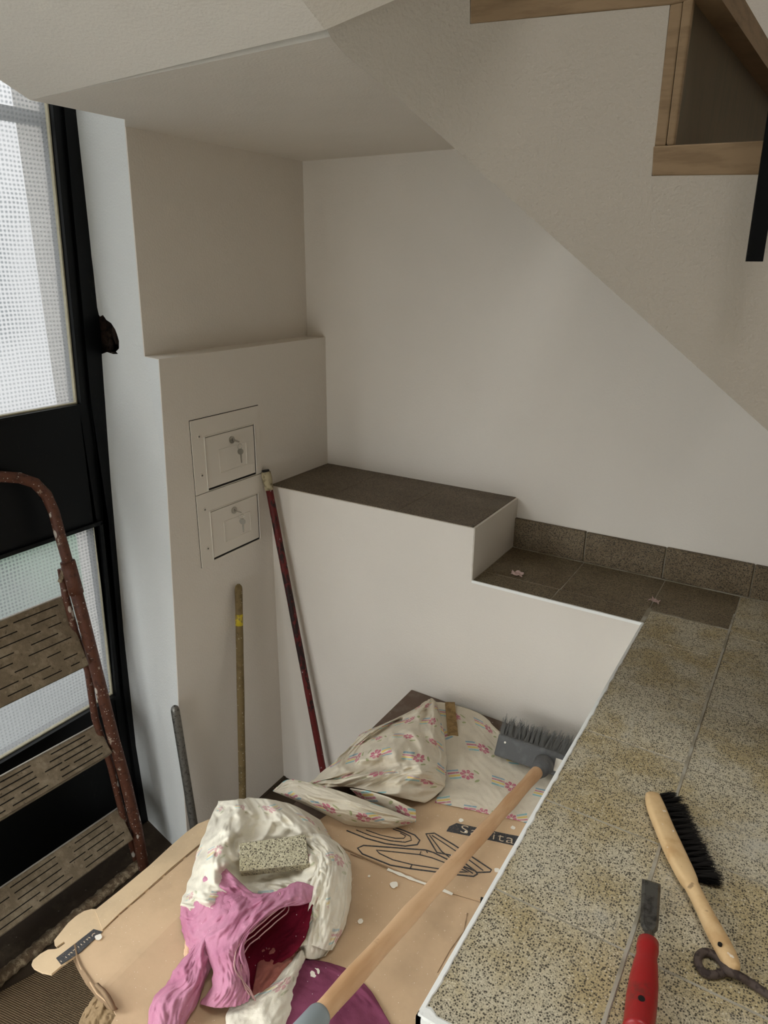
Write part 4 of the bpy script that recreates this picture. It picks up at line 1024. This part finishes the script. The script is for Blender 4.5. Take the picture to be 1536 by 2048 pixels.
# small floral tail and magenta cloth under the bundle
t1 = [[(560, 1925, .012), (585, 1915, .030), (603, 1900, .040), (612, 1915, .020)],
      [(520, 1975, .010), (550, 1965, .030), (580, 1950, .040), (596, 1950, .014)],
      [(460, 2015, .010), (500, 2005, .030), (550, 1995, .035), (590, 1985, .012)],
      [(450, 2060, .008), (490, 2050, .025), (540, 2045, .030), (580, 2030, .010)],
      [(440, 2130, .006), (480, 2120, .015), (530, 2110, .018), (560, 2090, .006)]]
PT = net(t1, 50, 60, folds(.007, 2.6, 2.0, .7), seed=41.0, edge=2)
tag(cloth('floral_rag', [PT], 'cloth2'), 'cream floral rag end sticking out below the pink cloth', 'cloth')
t2 = [[(560, 1920, .010), (600, 1918, .018), (650, 1924, .012), (690, 1936, .006)],
      [(560, 1975, .010), (620, 1965, .016), (690, 1960, .012), (738, 1978, .006)],
      [(560, 2030, .010), (630, 2020, .014), (710, 2005, .010), (770, 2030, .006)],
      [(560, 2120, .008), (640, 2110, .012), (720, 2090, .010), (800, 2080, .006)]]
PM = net(t2, 50, 50, folds(.004, 2.4, 2.4, .2), seed=44.0, edge=1.5)
mg = cloth('magenta_cloth', [PM], 'magenta'); tag(mg, 'flat magenta cloth spread beneath the bundle and broom handle', 'cloth')
o = blob(630, 1945, .011, mg, 'drop', onc, .021, 'paint_drop', .7)
# jute scrap under the torn cardboard corner
j1 = [[(196, 1985, -.03), (215, 1990, -.02), (240, 2000, -.02)], [(170, 2020, -.05), (200, 2025, -.03), (240, 2035, -.02)], [(150, 2070, -.06), (190, 2075, -.04), (240, 2080, -.03)], [(140, 2130, -.06), (190, 2130, -.04), (240, 2130, -.03)]]
def neg(x, y, h): return onc(x, y, h-.055)
PJ = net([[(x, y, h+.055) for x, y, h in r] for r in j1], 30, 40, folds(.008, 3, 3), place=neg, seed=51.0, edge=3)
tag(cloth('jute_scrap', [PJ], 'jute'), 'frayed beige jute scrap under the torn cardboard corner', 'jute')

# ---------------------------------------------------------------- wood offcut on the sheet
a, b = onc(900, 1404, .016), onc(906, 1470, .014)
d = unit(a, b); s = d.cross(UPV).normalized()*.0155; n_ = s.cross(d).normalized()*.0
bm = bmesh.new(); rows_ = []
for i in range(11):
    q = a.lerp(b, i/10); k = 1+.06*noise.noise(q*90); e = .0022*noise.noise(q*200)
    rows_.append([bm.verts.new(q+s*k), bm.verts.new(q-s*k), bm.verts.new(q-s*k-UPV*.012), bm.verts.new(q+s*k-UPV*.012)])
for i in range(10):
    for k in range(4): bm.faces.new((rows_[i][k], rows_[i][(k+1) % 4], rows_[i+1][(k+1) % 4], rows_[i+1][k]))
bm.faces.new(rows_[0][::-1]); bm.faces.new(rows_[-1])
m = Mat('dry_offcut_wood', (150, 122, 80), .8); m.mix(m.ramp(m.noise(40, 4, .7), .45, .65), (110, 86, 52), .8); MT['offcut'] = m.m
tag(link('wood_offcut', bm, 'offcut'), 'short weathered wood offcut lying on the spread sheet near the broom', 'wood piece')

# ---------------------------------------------------------------- broom
br_ = thing('broom', 'grey push broom with long beech handle lying across the landing', 'broom')
hA, hB = onc(992, 1488, .055), onc(1170, 1548, .055)           # long axis of the head (left end to beyond the platform edge)
ax = unit(hA, hB); ax.z = 0; ax.normalize()
L0 = (hB-hA).length + .03
# plate faces up and towards the viewer; bristles point away, to the wall
bk = Vector((-ax.y, ax.x, 0)); bk = bk if bk.y > 0 else -bk
pn = (UPV*.55 - bk*.83).normalized(); pu = ax.cross(pn).normalized(); pu = pu if pu.y > 0 else -pu
def rbox(bm, o_, e1, e2, e3, l, w, t, bev, seg=3):
    P = [o_ + e1*(sx*l) + e2*(sy*w) + e3*(sz*t) for sx in (0, 1) for sy in (-.5, .5) for sz in (0, -1)]
    ve = [bm.verts.new(p_) for p_ in P]
    F = [(0, 1, 3, 2), (4, 6, 7, 5), (0, 4, 5, 1), (2, 3, 7, 6), (0, 2, 6, 4), (1, 5, 7, 3)]
    fs = [bm.faces.new([ve[i] for i in f]) for f in F]
    bmesh.ops.bevel(bm, geom=list({e for f in fs for e in f.edges}), offset=bev, segments=seg, affect='EDGES', profile=.5)
bm = bmesh.new(); rbox(bm, hA, ax, pu, pn, L0, .062, .020, .006); link('head', bm, 'grey', br_, True)
for q in br_.children[0].data.polygons: q.use_smooth = False
soc = onc(1083, 1532, .060)
tdir = Vector((0, 0, 0))
# handle passes above the cardboard towards the camera side
h0 = onc(1083, 1534, .062)
h1 = CAM + ray(640, 2030)*1.02
hd = unit(h0, h1)
bm = tube(bmesh.new(), [h0-hd*.02, h0-hd*.004, h0+hd*.008, h0+hd*.016, h0+hd*.017, h0+hd*.03, h0+hd*.031, h0+hd*.042], [.028, .0255, .0245, .024, .0215, .021, .019, .0185], 28)
link('socket', bm, 'grey', br_, True)
hlen = (h1-h0).length
bm = tube(bmesh.new(), [h0 + hd*t for t in [.02+(hlen-.02)*i/40 for i in range(41)]], [.0155+.0006*sin(i*.9)+.001*noise.noise(Vector((i*.4, 0, 0))) for i in range(41)], 20)
ho = link('handle', bm, 'beech', br_, True)
bm = bmesh.new(); tube(bm, [h1-hd*.002, h1+hd*.004, h1+hd*.05, h1+hd*.058], [.0165, .0185, .0188, .012], 20); link('end_cap', bm, 'cap', br_, True)
R = random.Random(3); bm = bmesh.new()
for i in range(38):
    for row in range(4):
        t = (i+.5)/38; base_ = hA + ax*(L0*t*.97+.004) + pu*(.024-.009*row) - pn*.014
        splay = ax*((t-.5)*.35 + R.uniform(-.14, .14)) + UPV*R.uniform(-.06, .05)
        for k in range(14):
            dr_ = (bk*.95 + UPV*.10 + splay + ax*R.uniform(-.07, .07) + UPV*R.uniform(-.12, .12)).normalized(); ln = R.uniform(.070, .092)
            p0 = base_ + ax*R.uniform(-.003, .003) + UPV*R.uniform(-.004, .004)
            w = ax*.0006; p1 = p0 + dr_*ln*.6; p2 = p0 + dr_*ln + UPV*-.004*R.random()
            if p2.y > YB-.003: p2.y = YB-.003-R.random()*.004
            if p1.y > YB-.003: p1.y = YB-.004
            for z_ in (p1, p2):
                if z_.z < ZL+.004: z_.z = ZL+.004
            v_ = [bm.verts.new(q) for q in (p0-w, p0+w, p1+w, p1-w, p2+w*.5, p2-w*.5)]
            bm.faces.new((v_[0], v_[1], v_[2], v_[3])); bm.faces.new((v_[3], v_[2], v_[4], v_[5]))
tag(link('bristles', bm, 'bristle', br_, recalc=False), kind='stuff')
sc_ = hA + ax*.024 + pu*.012
bm = tube(bmesh.new(), [sc_, sc_+pn*.0012], .0030, 12); link('rivet', bm, 'drop', br_)
sp_ = hA + ax*.172 - pu*.002
bm = bmesh.new(); poly(bm, [sp_ + ax*(-.002)+pu*.018+pn*.0008, sp_ + ax*.04+pu*.018+pn*.0008, sp_ + ax*.04-pu*.016+pn*.0008, sp_ - ax*.002-pu*.016+pn*.0008]); link('sticker', bm, 'drop', br_)
rebase(br_, h0)

# ---------------------------------------------------------------- tools on the platform
def onpf(x, y, h=0.0): return on(x, y, 2, ZP+h)
hb = thing('hand_brush', 'wooden hand brush with black bristles lying on the terrazzo platform', 'brush')
path = [(1303, 1588, 13), (1312, 1615, 17), (1330, 1660, 18), (1350, 1705, 19), (1372, 1750, 17.5), (1385, 1775, 14.5), (1405, 1815, 14.5), (1428, 1860, 17.5), (1447, 1895, 18.5), (1462, 1925, 16), (1470, 1944, 10)]
bm = bmesh.new(); rings = []
N = 44
for i in range(N+1):
    x, y, w = spline(path, i/N); x2, y2, _ = spline(path, min(1, i/N+.01)); x1, y1, _ = spline(path, max(0, i/N-.01))
    c_ = onpf(x, y, .016); t_ = (onpf(x2, y2, .016)-onpf(x1, y1, .016)).normalized(); s_ = t_.cross(UPV).normalized()
    dd = (c_-CAM).dot(FW); hw = w/FPX*dd*1.02; hh = .0105 if i/N < .46 else .0115
    e = 1.0 if 0 < i < N else .55
    ring = []
    for k in range(16):
        a = 2*pi*k/16; pw = .55 if i/N < .46 else .95
        ring.append(bm.verts.new(c_ + s_*hw*e*math.copysign(abs(cos(a))**pw, cos(a)) + UPV*hh*e*math.copysign(abs(sin(a))**pw, sin(a))))
    rings.append(ring)
for i in range(N):
    for k in range(16): bm.faces.new((rings[i][k], rings[i][(k+1) % 16], rings[i+1][(k+1) % 16], rings[i+1][k]))
bm.faces.new(rings[0][::-1]); bm.faces.new(rings[-1]); link('body', bm, 'beech_worn', hb, True)
bm = bmesh.new(); R = random.Random(5)
for i in range(17):
    t = (i+.4)/17*.425+.005; x, y, w = spline(path, t); x2, y2, _ = spline(path, t+.02)
    c_ = onpf(x, y, .014); t_ = (onpf(x2, y2, .014)-c_).normalized(); s_ = t_.cross(UPV).normalized()
    if s_.x < 0: s_ = -s_
    dd = (c_-CAM).dot(FW); hw = w/FPX*dd
    for row in (-.006, -.002, .003):
        for k in range(34):
            p0 = c_ + s_*(hw*.86) + UPV*(row+R.uniform(-.0015, .0015)) + t_*R.uniform(-.002, .002)
            dr_ = (s_ + t_*(R.uniform(-.14, .14) + (-.35 if i < 3 else (.12 if i > 14 else -.05))) + UPV*(R.uniform(-.12, .10)+row*12)).normalized(); ln = R.uniform(.034, .044)*(1.0 if i > 1 else .8)
            p1 = p0 + dr_*ln*.55; p2 = p0+dr_*ln + t_*R.uniform(-.003, .003)
            for z_ in (p1, p2): z_.z = max(z_.z, ZP+.001)
            w_ = t_*.00045; v_ = [bm.verts.new(q) for q in (p0-w_, p0+w_, p1+w_, p1-w_, p2+w_*.6, p2-w_*.6)]
            bm.faces.new((v_[0], v_[1], v_[2], v_[3])); bm.faces.new((v_[3], v_[2], v_[4], v_[5]))
tag(link('bristles', bm, 'bristle_black', hb, recalc=False), kind='stuff')
hc = onpf(1440, 1888, .0275); bm = tube(bmesh.new(), [hc-UPV*.002, hc+UPV*.0008], .003, 10); link('hanging_hole', bm, 'dark', hb)
rebase(hb, tuple(onpf(1385, 1775)))

ch = thing('chisel', 'broad steel chisel with red plastic handle on the terrazzo platform', 'chisel')
q0, q1, q2, q3 = onpf(1303, 1763, .012), onpf(1297, 1880, .020), onpf(1295, 1892, .020), onpf(1277, 2058, .020)
dB = unit(q0, q1); sB = dB.cross(UPV).normalized(); nB = sB.cross(dB)
nB = nB if nB.z > 0 else -nB
prof = [(0, .0135, .0006), (.006, .0135, .0035), (.075*1.0, .0125, .005), ((q1-q0).length*.80, .0115, .005), ((q1-q0).length*.90, .0050, .006), ((q1-q0).length*1.0, .0042, .0060)]
bm = bmesh.new(); rings = []
for l_, hw, th_ in prof:
    c_ = q0 + dB*l_; r_ = [c_+sB*hw, c_+sB*hw*.7+nB*th_, c_-sB*hw*.7+nB*th_, c_-sB*hw, c_-sB*hw-nB*.001, c_+sB*hw-nB*.001]
    rings.append([bm.verts.new(v) for v in r_])
for i in range(len(rings)-1):
    for k in range(6): bm.faces.new((rings[i][k], rings[i][(k+1) % 6], rings[i+1][(k+1) % 6], rings[i+1][k]))
bm.faces.new(rings[0][::-1]); bm.faces.new(rings[-1]); link('blade', bm, 'blade', ch)
hl = (q3-q1).length; dH = unit(q1, q3)
pr = [(0, .010), (.004, .0150), (.022, .0158), (.035, .0142), (.050, .0165), (.085, .0195), (.120, .0205), (.135, .0205), (.150, .0195), (.158, .0200), (hl, .0195), (hl+.006, .0175), (hl+.009, .010)]
pr = [(l_/ .17*hl if l_ < hl else l_, r_) for l_, r_ in pr]; pr.sort()
bm = tube(bmesh.new(), [q1 + dH*l_ for l_, _ in pr], [r_*.93 for _, r_ in pr], 24); link('handle', bm, 'red', ch, True)
bm = tube(bmesh.new(), [q1-dH*.014, q1-dH*.002, q1+dH*.001], [.0055, .0075, .010], 14); link('ferrule', bm, 'blade', ch, True)
hh_ = onpf(1283, 1997, .0385); bm = bmesh.new(); tube(bm, [hh_-UPV*.004, hh_+UPV*.0004], .0042, 14); link('hanging_hole', bm, 'dark', ch)
rebase(ch, tuple(onpf(1290, 1900)))

hk = thing('eye_rod', 'rusty iron rod with a bent eye at the platform right edge', 'rod')
ring_px = [(1470, 1948), (1450, 1944), (1428, 1950), (1408, 1945), (1397, 1928), (1397, 1912), (1409, 1905), (1427, 1909), (1443, 1924), (1455, 1940), (1475, 1950), (1500, 1965), (1536, 1990), (1600, 2035), (1680, 2095)]
P = [onpf(x, y, .006 + (.008 if i in (9, 10) else 0)) for i, (x, y) in enumerate(ring_px)]
P = [Vector(spline([tuple(q) for q in P], i/70)) for i in range(71)]
bm = tube(bmesh.new(), P, [.0055]*71, 12, rough=.12); link('rod', bm, 'iron', hk, True)
rebase(hk, tuple(onpf(1470, 1950)))

def scrap(x, y, w, seed, label, name='paper_scrap'):
    c_ = onpf(x, y, .004); R = random.Random(seed); bm = bmesh.new(); G = []
    for j_ in range(6):
        G.append([bm.verts.new(c_ + Vector(((i-2.5)/5*w*R.uniform(.8, 1.2), (j_-2.5)/5*w*.75*R.uniform(.7, 1.2), abs(noise.noise(Vector((i*.6, j_*.6, seed))))*w*.55))) for i in range(6)])
    for j_ in range(5):
        for i in range(5):
            if (i, j_) in ((0, 0), (4, 4), (0, 4)): continue
            bm.faces.new((G[j_][i], G[j_][i+1], G[j_+1][i+1], G[j_+1][i]))
    o_ = link(name, bm, 'paper', None); md_ = o_.modifiers.new('t', 'SOLIDIFY'); md_.thickness = .0006
    return tag(o_, label, 'paper scrap')
scrap(1034, 1149, .034, 1, 'small crumpled pinkish paper scrap on the tiles beside the ledge')
scrap(1308, 1204, .030, 9, 'thin curled paper scrap on the tiles near the skirting')

# ---------------------------------------------------------------- black baluster bar fixed to the string
q = [ons(1538, 250) - SN*.05, ons(1510, 523) - SN*.05]
q = [onp(1549, 262, SP-SN*.05, SN), onp(1509, 523, SP-SN*.05, SN)]
bb = thing('baluster', 'flat black metal baluster bar in front of the upper stair string', 'baluster')
d = (q[0]-q[1]).normalized(); bm = bmesh.new(); w = SD*.0098
poly(bm, [q[1]-w, q[1]+w, q[0]+w+d*.9, q[0]-w+d*.9], SN*.012); link('bar', bm, 'bar', bb)
bm = tube(bmesh.new(), [q[1]+d*.30+SN*.01, q[1]+d*.30+SN*.055], .008, 10); link('fixing', bm, 'bar', bb)
rebase(bb, tuple(q[1]))
